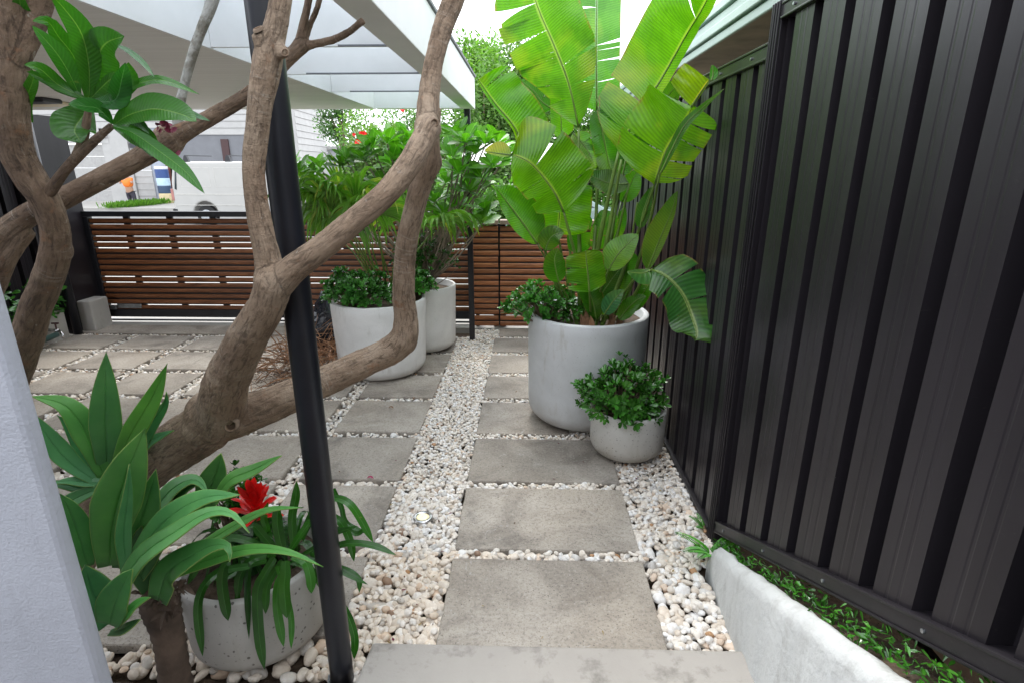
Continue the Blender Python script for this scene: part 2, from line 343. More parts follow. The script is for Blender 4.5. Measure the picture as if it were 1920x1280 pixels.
# ------------------------------------------------------------------ pavers
rows=[(1.64,2.165),(2.235,2.765),(2.83,3.36),(3.44,3.965),(4.04,4.515),(4.605,5.085),(5.17,5.62)]
ordn=['first','second','third','fourth','fifth','sixth','seventh','eighth']
slabs=[]
def slab(x0,x1,y0,y1,label,skew=0):
    mb=MB(); j=lambda:R.uniform(-.004,.004); z=R.uniform(-.002,.003)
    cx,cy=(x0+x1)/2,(y0+y1)/2; n=10; m=8
    # rounded slab with slightly chipped edge
    out=[]
    for (ax,ay,bx,by) in ((x0,y0,x1,y0),(x1,y0,x1,y1),(x1,y1,x0,y1),(x0,y1,x0,y0)):
        for k in range(n):
            t=k/n; out.append([ax+(bx-ax)*t+R.uniform(-.0022,.0022),ay+(by-ay)*t+R.uniform(-.0022,.0022)])
    N=len(out); vs=[(p[0],p[1],-.045) for p in out]+[(p[0],p[1],z-.006+R.uniform(-.001,.001)) for p in out]
    vs+=[(cx+(p[0]-cx)*.988,cy+(p[1]-cy)*.986,z) for p in out]
    fs=[tuple(range(2*N,3*N))]
    for k in range(N):
        k2=(k+1)%N; fs.append((k,k2,N+k2,N+k)); fs.append((N+k,N+k2,2*N+k2,2*N+k))
    vs=[(a-cx,b-cy,c) for a,b,c in vs]; mb.add(vs,fs)
    o=mb.build('concrete_paver',M['paver']); o.location=(cx,cy,0); o.rotation_euler.z=R.uniform(-.004,.004)
    tag(o,label,'paver','square concrete pavers set in white pebbles'); slabs.append((x0,x1,y0,y1))
for i,(a,b) in enumerate(rows):
    desc=['large pitted grey paver touching the step','large grey paver second from the step, in line with the recessed light','wide grey paver with chalky stains partly under the small round pot','paver half under the big grey pot','paver left of the big grey pot, fifth from the step','small paver left of the big grey pot rim, sixth from the step','darkest paver at the far end of the right hand column by the slatted fence'][i]
    slab(-.338,.548 if i<3 else .30+.0*i,a,b,desc)
slab(-.30,.36,5.70,5.97,'narrow pale paver against the foot of the slatted fence right of the black post')
cols=[(-1.33,-.733),(-2.04,-1.435),(-2.75,-2.145),(-3.46,-2.855),(-4.17,-3.565),(-4.88,-4.275)]
cn=['column left of the pebble strip','second column left of the pebble strip','third column left of the pebble strip','fourth column left of the pebble strip','fifth column left of the pebble strip','column nearest the black side fence']
for ci,(a,b) in enumerate(cols):
    for ri,(c,d) in enumerate(rows):
        if ci==0 and ri==0: c=1.70
        if ci>=3 and ri<1: continue
        off=.0
        slab(a,b,c+off,d+off,f'grey paver, {ordn[ri]} back from the step in the {cn[ci]}')
# ------------------------------------------------------------------ pebbles: one bed nobody could count
pots=[(.42,3.83,.40),(.645,3.245,.2),(-1.284,4.73,.37),(-1.03,5.37,.29),(-1.054,1.775,.23)]
def ico(sub):
    bm=bmesh.new(); bmesh.ops.create_icosphere(bm,subdivisions=sub,radius=1); v=np.array([x.co[:] for x in bm.verts]); f=np.array([[q.index for q in x.verts] for x in bm.faces]); bm.free(); return v,f
I2=ico(3); I1=ico(2)
def free(x,y,r):
    if x>.915 or x<-5.05 or y<1.5 or y>5.98: return False
    if x>.80+(1.65-y)*-.0 and y<2.15 and x>.74+.0: 
        if x> .80: return False
    if y<1.645+r and -.60<x<.82: return False
    if y<1.50+r: return False
    if x<-.60 and y>5.68 : return False
    for (a,b,c,d) in slabs:
        if a-r*.35<x<b+r*.35 and c-r*.35<y<d+r*.35: return False
    for (a,b,rr) in pots:
        if (x-a)**2+(y-b)**2<(rr*.62)**2: return False
    return True
pts=[]; grid={}
def try_add(x,y,r,layer):
    if not free(x,y,r): return
    k=(int(x/.05),int(y/.05))
    for i in (-1,0,1):
        for j in (-1,0,1):
            for (a,b,c,l) in grid.get((k[0]+i,k[1]+j),()):
                if l==layer and (a-x)**2+(b-y)**2<((r+c)*(.80))**2: return
    grid.setdefault(k,[]).append((x,y,r,layer)); pts.append((x,y,r,layer))
for lay,(tries,lo,hi) in enumerate(((60000,.0155,.026),(42000,.010,.0185),(30000,.007,.012))):
    for _ in range(tries):
        r=R.uniform(lo,hi)*(1.25 if R.random()<.10 else 1)
        u=R.random()
        if u<.62: x=R.uniform(-.76,.93); y=R.uniform(1.5,5.98)
        else: x=R.uniform(-5.0,-.7); y=R.uniform(1.5,5.9)
        if y<2.9: r*=1.28+.14*min(1,(2.9-y)/1.0)
        try_add(x,y,r,lay)
pal=[((.87,.82,.75),44),((.82,.75,.66),28),((.90,.89,.87),28),((.76,.67,.57),9),((.78,.63,.50),5),((.50,.29,.15),1.2),((.33,.22,.15),.8),((.62,.60,.57),5)]
pw=[p[1] for p in pal]
V=[];FC=[];C=[];nv=0
for (x,y,r,lay) in pts:
    near=y<2.75
    bv,bf=(I2 if near else I1)
    v=bv.copy()
    ax=R.uniform(0,6.28)
    k1,k2=NR.normal(size=3),NR.normal(size=3)
    d=1+.13*np.sin(v@k1*1.7+ax)+.08*np.sin(v@k2*2.7)
    v=v*d[:,None]*np.array([R.uniform(.95,1.35),R.uniform(.8,1.0),R.uniform(.52,.80)])*r
    a,b,c=R.uniform(-.5,.5),R.uniform(-.5,.5),R.uniform(0,6.28)
    m=np.array((Matrix.Rotation(c,3,'Z')@Matrix.Rotation(a,3,'X')@Matrix.Rotation(b,3,'Y')))
    v=v@m.T
    z=(-.030,-.017,-.008)[lay]+R.uniform(-.006,.005)
    if y<2.2 and x<-.45 and noise.noise(Vector((x*4,y*4,0)))>.3 and lay>0: continue
    v+=np.array([x,y,z]); V.append(v); FC.append(bf+nv); nv+=len(v)
    t=np.array(R.choices(pal,pw)[0][0])*R.uniform(.88,1.04)
    if y<2.2 and x<0: t=t*np.array([.98,.93,.87])
    C.append(np.tile(t,(len(v),1)))
V=np.concatenate(V);FC=np.concatenate(FC);C=np.concatenate(C)
me=bpy.data.meshes.new('pebbles'); me.vertices.add(len(V)); me.vertices.foreach_set('co',V.astype(np.float32).ravel())
me.loops.add(len(FC)*3); me.loops.foreach_set('vertex_index',FC.astype(np.int32).ravel()); me.polygons.add(len(FC))
me.polygons.foreach_set('loop_start',np.arange(0,len(FC)*3,3,dtype=np.int32)); me.polygons.foreach_set('loop_total',np.full(len(FC),3,dtype=np.int32)); me.update(calc_edges=True); me.shade_smooth()
ca=me.color_attributes.new('tint','FLOAT_COLOR','POINT'); ca.data.foreach_set('color',np.concatenate([C,np.ones((len(C),1))],1).astype(np.float32).ravel())
o=link('pebbles',me,M['pebble']); tag(o,'bed of small white and cream river pebbles between the pavers','pebbles',kind='stuff')
print('pebbles',len(pts),'faces',len(FC))

# ------------------------------------------------------------------ steel fence, right
FX=.93
fe=thing('steel_fence','tall charcoal ribbed steel fence running the length of the right side','fence',(FX,2.35,0))
def ribbed(y0,y1,zt,zb,n_phase=0,pitch=.195,inv=False,x=FX,sgn=1):
    """vertical ribbed sheet in the plane x; zb is a function of y for the sloped foot"""
    mb=MB(); ys=[]; prof=[(0,0),(.040,0),(.044,.0010),(.050,.0010),(.054,0),(.080,0),(.084,.0010),(.090,.0010),(.094,0),(.136,0),(.140,.050),(.190,.050),(.195,0)]
    y=y0-n_phase; out=[]
    while y<y1:
        for (a,d) in prof[:-1]:
            if y0<=y+a<=y1: out.append((y+a,d))
        y+=pitch
    vs=[];fs=[]; nz=14
    for (yy,d) in out:
        b=zb(yy); t=zt(yy)
        for k in range(nz+1):
            z=b+(t-b)*k/nz; vs.append((x+sgn*(d+.0018*noise.noise(Vector((yy*5,z*1.4,0)))),yy,z))
    for i in range(len(out)-1):
        for k in range(nz): a=i*(nz+1)+k; fs.append((a,a+1,a+nz+2,a+nz+1) if sgn>0 else (a,a+nz+1,a+nz+2,a+1))
    mb.add(vs,fs); return mb
YP=2.35
zbn=lambda y:.06+.505*(YP-y)
far_b=lambda y:.0
ribbed(-.6,YP-.04,lambda y:2.27,lambda y:zbn(y)+.03,.05).build('sheet_panel',M['fence'],fe)
ribbed(YP+.045,6.1,lambda y:2.165,lambda y:.015,.03).build('sheet_panel',M['fence'],fe)
def rail(y0,y1,z0a,z0b,h,xo,th,name,parent=fe):
    mb=MB(); x0=FX-xo; x1=FX+th
    mb.hexa([(x0,y0,z0a),(x1,y0,z0a),(x1,y1,z0b),(x0,y1,z0b),(x0,y0,z0a+h),(x1,y0,z0a+h),(x1,y1,z0b+h),(x0,y1,z0b+h)])
    mb.hexa([(x0-.006,y0,z0a+h*.86),(x0-.001,y0,z0a+h*.86),(x0-.001,y1,z0b+h*.86),(x0-.006,y1,z0b+h*.86),(x0-.006,y0,z0a+h*1.03),(x0-.001,y0,z0a+h*1.03),(x0-.001,y1,z0b+h*1.03),(x0-.006,y1,z0b+h*1.03)])
    mb.hexa([(x0-.006,y0,z0a),(x0-.001,y0,z0a),(x0-.001,y1,z0b),(x0-.006,y1,z0b),(x0-.006,y0,z0a+h*.16),(x0-.001,y0,z0a+h*.16),(x0-.001,y1,z0b+h*.16),(x0-.006,y1,z0b+h*.16)])
    return mb.build(name,M['fence'],parent,bevel=.0025)
rail(-.6,YP-.04,2.255,2.255,.055,.012,.055,'top_rail'); rail(YP+.045,6.1,2.135,2.135,.06,.012,.055,'top_rail')
rail(-.6,YP-.04,zbn(-.6)-.02,zbn(YP-.04)-.02,.062,.014,.055,'bottom_rail'); rail(YP+.045,6.1,-.03,-.03,.055,.014,.055,'bottom_rail')
mb=MB(); mb.box((FX-.012,YP-.038,-.05),(FX+.07,YP+.040,2.325))
for k in (-.030,-.008,.014,.030): mb.box((FX-.022,YP+k-.004,-.05),(FX-.0135,YP+k+.004,2.32))
mb.build('post',M['fence'],fe,bevel=.003)
mb=MB(); mb.box((FX-.012,4.7,-.05),(FX+.07,4.78,2.21)); mb.build('post',M['fence'],fe,bevel=.003)
for (y0,y1,zf) in ((.2,2.3,lambda y:zbn(y)+.011),(.2,2.3,lambda y:2.282),(2.5,6.0,lambda y:2.165)):
    y=y0+.06
    while y<y1:
        mb=MB(); mb.tube([(FX-.0125,y,zf(y)),(FX-.0185,y,zf(y))],.0055,8); mb.build('screw',M['galv'],fe); y+=.39
# ------------------------------------------------------------------ white kerb wall along the fence foot
rw=thing('retaining_wall','low white rough concrete wall sloping up along the fence','wall',(.86,1.6,0))
mb=MB(); nseg=70; ring=[]
for i in range(nseg+1):
    t=i/nseg; y=2.15-1.75*t; zt=.135+.46*(2.15-y)-.02
    if t<.035: zt-= (.035-t)*1.8
    j=lambda s,q:s*noise.noise(Vector((y*14,q,1.3)))
    xl=.765+.012*0; xr=.885
    xl=.835-.035*min(1,(2.15-y)/.5)+j(.006,1); 
    prof=[(xl+.0,-.1),(xl,zt-.045+j(.012,2)),(xl+.010,zt-.012+j(.008,3)),(xl+.028,zt+j(.007,4)),((xl+xr)/2,zt+.004+j(.010,5)),(xr-.022+j(.012,6),zt-.002+j(.01,7)),(xr+j(.012,9),zt-.03+j(.014,8)),(xr,-.1)]
    ring.append([(a,y,b) for a,b in prof])
vs=[p for r_ in ring for p in r_]; k=8; fs=[]
for i in range(nseg):
    for q in range(k-1): a=i*k+q; fs.append((a,a+1,a+k+1,a+k))
fs.append(tuple(range(k)))
mb.add(vs,fs); mb.build('wall_body',M['retain'],rw,smooth=True)

# ------------------------------------------------------------------ left white render wall end (close to the viewer)
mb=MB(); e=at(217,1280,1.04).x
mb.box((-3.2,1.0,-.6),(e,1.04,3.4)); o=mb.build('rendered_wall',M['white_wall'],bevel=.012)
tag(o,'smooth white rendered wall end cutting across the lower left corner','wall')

hb=thing('unseen_house_front','unseen house front with dark glazed doors, added behind the viewer to darken the fence reflections','house',(0,-1.6,0))  # out of view; added so the fence recesses reflect something dark
mb=MB(); mb.box((-3.2,-1.9,-.1),(-1.2,-1.6,3.0)); mb.box((.5,-1.9,-.1),(1.6,-1.6,3.0)); mb.box((-1.2,-1.9,2.4),(.5,-1.6,3.0)); mb.build('wall',M['grey_panel'],hb)
mb=MB(); mb.box((-1.19,-1.8,.3),(.49,-1.76,2.39)); mb.build('unseen_glazed_door',M['glass'],hb)
# ------------------------------------------------------------------ black pole in front
Pp=gr(642,1270); PX,PY=Pp.x,Pp.y
pl=thing('steel_pole','thick black round steel pole standing between the tree limbs and the speckled pot','pole',(PX,PY,0))
mb=MB(); mb.tube([(PX,PY,z) for z in np.linspace(-.02,3.0,30)],.040,40); mb.build('shaft',M['pole'],pl,smooth=True)
mb=MB(); q=Vector((PX-.035,PY-.085,0)); mb.box((q.x-.03,q.y-.05,.006),(q.x+.025,q.y+.02,.013),.25); mb.box((q.x+.018,q.y-.05,.006),(q.x+.025,q.y+.02,.085),.25,(q.x,q.y,0)); mb.build('foot_bracket',M['galv'],pl,bevel=.002)
# slender post carrying the canopy corner
mb=MB(); mb.box((-.600,5.57,-.02),(-.545,5.625,2.25)); o=mb.build('canopy_post',M['pole'],bevel=.004); tag(o,'slim square black post standing in the pebbles under the canopy corner','post')

def opal(name):
    s=NT(name); s.fin((.7,.73,.76),.4); tr=s.n('ShaderNodeBsdfTranslucent'); tr.inputs[0].default_value=(.86,.90,.93,1); ms=s.n('ShaderNodeMixShader'); ms.inputs[0].default_value=.75
    s.l(s.b.outputs[0],ms.inputs[1]); s.l(tr.outputs[0],ms.inputs[2]); s.l(ms.outputs[0],s.out.inputs[0]); return s.m
# ------------------------------------------------------------------ white canopy
cy=thing('carport_canopy','flat white carport canopy with an open framed bay, upper left','canopy',(-.5,5.6,2.25))
YB=5.62; XL=-1.43; XR0=-.615; XR1=-.50; ZB=2.25
mb=MB(); mb.box((-6.5,1.7,ZB),(XL-.006,YB,ZB+.02)); mb.build('soffit',M['soffit'],cy)
mb=MB(); mb.box((-6.5,1.7,ZB+.022),(XL-.004,YB-.002,ZB+.45)); mb.build('roof_deck',M['canopy'],cy)
mb=MB(); mb.box((XL-.003,1.7,ZB-.006),(XL+.012,YB-.12,ZB+.42)); mb.build('inner_fascia',M['canopy'],cy)
mb=MB(); mb.box((-.625,1.3,ZB-.004),(-.50,YB,ZB+.265)); o=mb.build('side_beam',M['canopy'],cy,bevel=.004)
mb=MB(); mb.box((XL+.014,YB-.12,ZB-.003),(-.627,YB-.002,ZB+.262)); mb.build('end_beam',M['canopy'],cy)
for yy,x0 in ((4.32,at(655,172,4.3).x),(3.5,at(575,140,3.5).x),(2.72,at(632,88,2.7).x)):
    mb=MB(); mb.box((XL+.014,yy,ZB+.0),(-.628,yy+.02,ZB+.3)); mb.build('cross_beam',M['canopy'],cy)
    mb=MB(); mb.box((x0,yy-.008,ZB-.002),(-.629,yy-.002,ZB+.006)); mb.build('painted_shadow_line',M['grey_panel'],cy)  # grey strip drawn in as the shadow line under the cross beam
mb=MB(); mb.box((XL+.016,1.7,ZB+.31),(-.627,5.4,ZB+.318)); mb.build('bay_ceiling',opal('opal_roof_sheet'),cy)
mb=MB(); mb.box((-.51,1.3,ZB+.268),(-.488,YB+.01,ZB+.285)); mb.build('drip_edge',M['grey_panel'],cy)
# dark channel and a warm light patch painted as a box, soffit far left
mb=MB(); a=at(40,146,4.5); mb.box((-5.2,4.55,ZB-.035),(-3.75,4.75,ZB-.002)); mb.build('dark_channel',M['darkmetal'],cy,bevel=.01)
mb=MB(); mb.box((-5.1,4.80,ZB-.03),(-3.85,5.02,ZB-.002)); mb.build('warm_light_patch',flat('painted_warm_light',(.85,.74,.55)),cy,bevel=.01)

# ------------------------------------------------------------------ timber gate (left) and fence (right)
GY=6.16
def slats(mb,x0,x1,z0,z1,n,y,th=.022,frac=.78,jit=0,tb=1):
    p=(z1-z0)/n
    for i in range(n):
        z=z0+i*p+R.uniform(-.002,.002); t=R.uniform(.75,1.25)*tb; j=R.uniform(-jit,jit); h=p*frac; c=h*.22
        X0,X1=x0+j,x1+j
        vs=[];
        for x in (X0,X1): vs+=[(x,y+c*.8,z),(x,y,z+c),(x,y,z+h-c),(x,y+c*.8,z+h),(x,y+th,z+h),(x,y+th,z)]
        mb.add(vs,[(0,1,7,6),(1,2,8,7),(2,3,9,8),(3,4,10,9),(4,5,11,10),(5,0,6,11),(5,4,3,2,1,0),(6,7,8,9,10,11)],tint=(t,t*.97,t*.95))
def gap_shade(x0,x1,z0,z1,n,y,frac,openrows):  # dark strips added behind the slat gaps, standing in for the shade there
    mb=MB(); p=(z1-z0)/n
    for i in range(n-1):
        g0=z0+i*p+p*frac; g1=z0+(i+1)*p
        if i in openrows: mb.box((x0,y,g1-(g1-g0)*.60),(x1,y+.012,g1+.004))
        else: mb.box((x0,y,g0-.004),(x1,y+.012,g1+.004))
    return mb
gt=thing('sliding_gate','wide sliding driveway gate of brown horizontal slats in a black frame','gate',(-3,GY,0))
gx0,gx1=-4.93,-.62
mb=MB(); slats(mb,gx0+.06,gx1-.02,.15,1.20,16,GY,.022,.70,0,.85); mb.build('slats',M['wood'],gt); gap_shade(gx0+.06,gx1-.02,.15,1.20,16,GY+.024,.70,(0,4,5,10,11,12,14)).build('gap_shade_strips',M['darkmetal'],gt)
mb=MB(); mb.box((gx0,GY-.02,1.205),(gx1,GY+.055,1.262)); mb.box((gx0,GY-.02,.07),(gx0+.058,GY+.055,1.203)); mb.box((gx0+.060,GY-.015,.06),(gx1,GY+.04,.149)); mb.build('frame',M['darkmetal'],gt,bevel=.004)
for k in range(9):
    mb=MB(); x=gx0+.42+k*.49; mb.box((x,GY+.037,.128),(x+.07,GY+.06,1.203)); mb.build('upright',M['darkmetal'],gt)
mb=MB(); mb.box((gx0,GY+.0,.012),(gx1,GY+.02,.03)); mb.build('floor_track',M['darkmetal'],gt)
mb=MB(); mb.box((gx0+.10,GY-.03,.15),(gx0+.17,GY-.001,.20)); mb.box((gx0+.18,GY-.02,.165),(gx0+.46,GY-.001,.215)); mb.build('roller_bracket',M['galv'],gt,bevel=.004)
for gi,(x0,x1) in enumerate(((-.595,-.315),(-.295,.92))):
    t=thing('slatted_fence',('narrow bay of brown slatted fencing behind the slim black post','wide bay of brown slatted fencing behind the big potted plant')[gi],'fence',(x0,6.0,0),'slatted timber fence bays')
    mb=MB(); slats(mb,x0,x1,.02,1.14,17,6.02,.022,.76,.004,1.35); mb.build('slats',M['wood'],t); gap_shade(x0,x1,.02,1.14,17,6.044,.76,(1,)).build('gap_shade_strips',M['darkmetal'],t)
    mb=MB(); mb.box((x0,5.985,1.145),(x1,6.12,1.19),tint=(1.3,1.3,1.3)); mb.build('cap_rail',simple('weathered_cap',(.30,.22,.17),.7,.3,9,.3,60),t,bevel=.004)
    for x in (x0+.02,x1-.06): mb=MB(); mb.box((x,6.083,0),(x+.04,6.12,1.14)); mb.build('batten',M['darkmetal'],t)

mb=MB(); mb.box((-.35,6.125,0),(-.26,6.165,1.14)); tag(mb.build('fence_post',M['darkmetal']),'dark upright behind the joint of the two slatted fence bays','post')
# ------------------------------------------------------------------ left side fence with posts, planter, tap
lf=thing('side_fence','black ribbed steel fence on the left behind the creeping plants','fence',(-5.15,5.6,0))
ribbed(1.6,5.66,lambda y:2.24,lambda y:.05,0,.19,x=-5.06,sgn=-1).build('sheet_panel',M['fence'],lf)
mb=MB(); ribbed(5.72,6.25,lambda y:2.2,lambda y:.02,.02,.19,x=-4.98,sgn=-1).build('sheet_panel',M['fence'],lf)
mb=MB(); mb.tube([(-4.875,5.66,0),(-4.875,5.66,2.27)],.042,24); mb.build('post',M['pole'],lf,smooth=True)
mb=MB(); mb.box((-5.06,6.12,0),(-4.945,6.20,1.27)); mb.build('gate_post',M['darkmetal'],lf,bevel=.004)
mb=MB(); mb.box((-5.10,5.655,.0),(-4.90,5.675,2.25)); mb.box((-4.975,5.70,0),(-4.93,6.19,2.2)); mb.build('flashing',M['fence'],lf)
mb=MB(); mb.box((-5.12,1.6,2.21),(-5.03,5.66,2.27)); mb.box((-5.03,5.71,2.17),(-4.95,6.25,2.23)); mb.build('top_rail',M['fence'],lf)
tag(lf,kind=None)
mb=MB(); mb.box((-5.24,5.0,1.55),(-4.2,5.004,1.553)); 
wr=thing('planter_wall','low stained concrete planter wall under the creeping plants','wall',(-5.05,4.5,0))
mb=MB(); mb.box((-5.035,2.2,-.1),(-4.92,5.60,.29)); mb.build('wall_body',M['step'] if 0 else m_plaster('stained_planter_concrete',(.44,.42,.38),40,.5,((.18,.16,.12),.7),.85),wr,bevel=.012)
mb=MB(); mb.box((-4.925,5.78,-.1),(-4.77,6.05,.33)); o=mb.build('concrete_block',m_plaster('gate_block_concrete',(.48,.46,.43),40,.5,((.28,.26,.22),.5),.85),bevel=.015); tag(o,'grey concrete block at the foot of the gate post','block')
tp=thing('garden_tap','garden tap with hose fittings sticking out of the planter wall','tap',(-4.850,5.330,.12))
def P3(a): return [Vector(p) for p in a]
mb=MB(); mb.tube(P3([(-4.920,5.360,.13),(-4.800,5.340,.13)]),.016,14); mb.tube(P3([(-4.800,5.340,.13),(-4.760,5.330,.09),(-4.750,5.320,.05)]),.015,14); mb.build('spout',M['chrome'],tp,smooth=True)
mb=MB(); mb.tube(P3([(-4.820,5.340,.14),(-4.820,5.340,.20)]),.008,10); mb.box((-4.855,5.332,.20),(-4.785,5.348,.215)); mb.build('handle',flat('tap_handle',(.06,.02,.02)),tp)
mb=MB(); mb.tube(P3([(-4.800,5.310,.10),(-4.820,5.100,.08),(-4.840,4.930,.06)]),.028,14); mb.build('hose_fitting',flat('fitting_green',(.03,.07,.06),.4),tp,smooth=True)

# ------------------------------------------------------------------ recessed ground light
c=gr(793,970); lt=thing('ground_light','round recessed ground light set among the pebbles','light',(c.x,c.y,0))
mb=MB(); mb.lathe([(.034,.004),(.036,.010),(.050,.009),(.052,.0),(.052,-.05)],(c.x,c.y,0),40); mb.build('bezel',M['chrome'],lt,smooth=True)
s=NT('lamp_lens'); s.fin((.95,.9,.55),.3); s.b.inputs['Emission Color'].default_value=(1,.93,.6,1); s.b.inputs['Emission Strength'].default_value=.22
mb=MB(); mb.lathe([(0.0001,.008),(.02,.0075),(.034,.005)],(c.x,c.y,0),40); mb.build('lens',s.m,lt,smooth=True)

# ------------------------------------------------------------------ pots
def pot(name,label,cx,cy,r,h,mat,corner,wall=.03,taper=.04,group=None):
    t=thing(name,label,'pot',(cx,cy,0),group)
    pr=[(.001,.004)]; rb=r*(1-taper)-corner
    for k in range(15):
        a=k/14*math.pi/2; pr.append((rb+corner*math.sin(a),.004+corner*.85*(1-math.cos(a))))
    for k in range(1,9): pr.append((r*(1-taper)+r*taper*k/8,.004+corner*.85+(h-corner*.85-.012)*k/8))
    pr+=[(r-.002,h-.005),(r-.008,h),(r-wall+.006,h),(r-wall,h-.006),(r-wall-.004,h-.11)]
    mb=MB(); mb.lathe([(a,b) for a,b in pr],(0,0,0),96)
    o=mb.build('pot_body',mat,None,smooth=True); o.parent=t; o.location=(0,0,0)
    mb=MB(); mb.lathe([(.001,h-.055),(r-wall-.003,h-.06)],(cx,cy,0),40); mb.build('soil',M['soil'],t,smooth=False)
    return t
pot('planter_pot','large pale grey round planter holding the giant paddle leaved plant',.425,3.76,.415,.785,M['pot_grey'],.15,.04,.02)
pot('planter_pot','small weathered white round pot beside the black fence',.64,3.20,.232,.325,M['pot_small'],.12,.022,.01)
pot('planter_pot','tall white planter in front, behind the bent tree limb',-1.284,4.66,.405,.66,M['pot_white'],.12,.03,.06)
pot('planter_pot','white planter standing behind the other white one, nearer the gate',-1.03,5.33,.33,.64,M['pot_white'],.11,.03,.05)
pot('planter_pot','speckled off white pot in the foreground beside the black pole',-1.035,1.745,.262,.345,M['pot_speck'],.075,.028,.03)

# ------------------------------------------------------------------ tree limbs as one continuous skin
def limbs3(L):
    out=[]
    for poly in L:
        P=[]
        for (px,py,Y,wd) in poly:
            p=at(px,py,Y); P.append((p.x,p.y,p.z,wd/2*depth(p)/F))
        out.append(cr_(P,10))
    return out
def tree_skin(name,L,mat,parent,vox=.006,amp=.05,knobs=(),seed=0):
    C3=limbs3(L); mb=MB()
    for P in C3: mb.tube([Vector(p[:3]) for p in P],[max(p[3],.004) for p in P],20)
    for (px,py,Y,wd) in knobs:
        p=at(px,py,Y); r=wd/2*depth(p)/F; bm=bmesh.new(); bmesh.ops.create_icosphere(bm,subdivisions=3,radius=r)
        mb.add([p+v.co for v in bm.verts],[tuple(v.index for v in f.verts) for f in bm.faces]); bm.free()
    o=mb.build(name,mat,parent)
    m=o.modifiers.new('r','REMESH'); m.mode='VOXEL'; m.voxel_size=vox
    m=o.modifiers.new('s','SMOOTH'); m.factor=.6; m.iterations=7
    dg=bpy.context.evaluated_depsgraph_get(); dg.update(); me=bpy.data.meshes.new_from_object(o.evaluated_get(dg))
    o.modifiers.clear(); old=o.data; o.data=me; bpy.data.meshes.remove(old)
    n=len(me.vertices); co=np.empty(n*3,dtype=np.float32); me.vertices.foreach_get('co',co); co=co.reshape(-1,3)
    nr=np.empty(n*3,dtype=np.float32); me.vertices.foreach_get('normal',nr); nr=nr.reshape(-1,3)
    best=np.full(n,1e9); bv=np.zeros((n,3)); br=np.zeros(n); off=0
    for P in C3:
        A=np.array([p[:3] for p in P]); rr=np.array([p[3] for p in P]); Ls=0
        up=np.array([.31,.2,.93]); 
        for i in range(len(A)-1):
            d=A[i+1]-A[i]; l=np.linalg.norm(d)
            if l<1e-6: continue
            d/=l; up=up-d*up.dot(d); up/=np.linalg.norm(up); bi=np.cross(d,up)
            t=np.clip((co-A[i])@d,0,l); q=co-(A[i]+t[:,None]*d); ds=np.linalg.norm(q,axis=1)
            rloc=rr[i]+(rr[i+1]-rr[i])*t/l; sc=ds/np.maximum(rloc,.004); mk=sc<best
            best[mk]=sc[mk]; bv[mk]=np.stack([q[mk]@up,q[mk]@bi,Ls+t[mk]+off],1); br[mk]=rloc[mk]; Ls+=l
        off+=Ls+3.1
    disp=np.empty(n)
    for i in range(n):
        p=Vector(co[i]); disp[i]=noise.noise(p*11)*1.0+.55*noise.noise(p*31)+.35*noise.noise(Vector((bv[i][0]*12,bv[i][1]*12,bv[i][2]*75)))
    co2=co+nr*(disp*br*amp)[:,None]; me.vertices.foreach_set('co',co2.astype(np.float32).ravel())
    at_=me.attributes.new('bark','FLOAT_VECTOR','POINT'); at_.data.foreach_set('vector',bv.astype(np.float32).ravel())
    me.update(); me.shade_smooth()
    if not me.materials: me.materials.append(mat)
    print(name,n); return o
def knot(px,py,Y,w_,nrm,parent,name='pruning_scar'):
    """healed cut: raised collar with a dark hollow"""
    p=at(px,py,Y); r=w_/2*depth(p)/F; n=Vector(nrm).normalized(); a=n.orthogonal().normalized(); b=n.cross(a); mb=MB(); vs=[];fs=[];K=28
    prof=[(1.25,-.35),(1.15,.12),(.98,.30),(.78,.28),(.62,.05),(.45,-.25),(.02,-.35)]
    for (rr,h) in prof:
        for k in range(K):
            t=2*math.pi*k/K; q=rr*(1+.10*noise.noise(Vector((math.cos(t)*2,math.sin(t)*2,px))))
            vs.append(p+(a*math.cos(t)+b*math.sin(t)*.85)*r*q+n*r*h)
    for j in range(len(prof)-1):
        for k in range(K): k2=(k+1)%K; fs.append((j*K+k,j*K+k2,(j+1)*K+k2,(j+1)*K+k))
    cols_=[(1,1,1)]*(K*3)+[(.9,.8,.7)]*K+[(.3,.25,.2)]*(K*3)
    mb.add(vs,fs); mb.c=cols_
    s=M.get('scar')
    if not s:
        z=NT('scar_wood'); tin=z.n('ShaderNodeVertexColor',layer_name='tint').outputs['Color']; o_=z.obj()
        s=M['scar']=z.fin(z.mix(1,z.ramp(z.noise(o_,60,4),[(.3,(.16,.11,.075)),(.7,(.34,.26,.19))]),tin,'MULTIPLY'),.9,z.bump(z.noise(o_,120,3),.6,.004))
    return mb.build(name,s,parent,smooth=True)
t1=thing('frangipani_tree','leaning frangipani tree whose bare forked limbs cross the black pole','tree',tuple(gr(60,1150)))
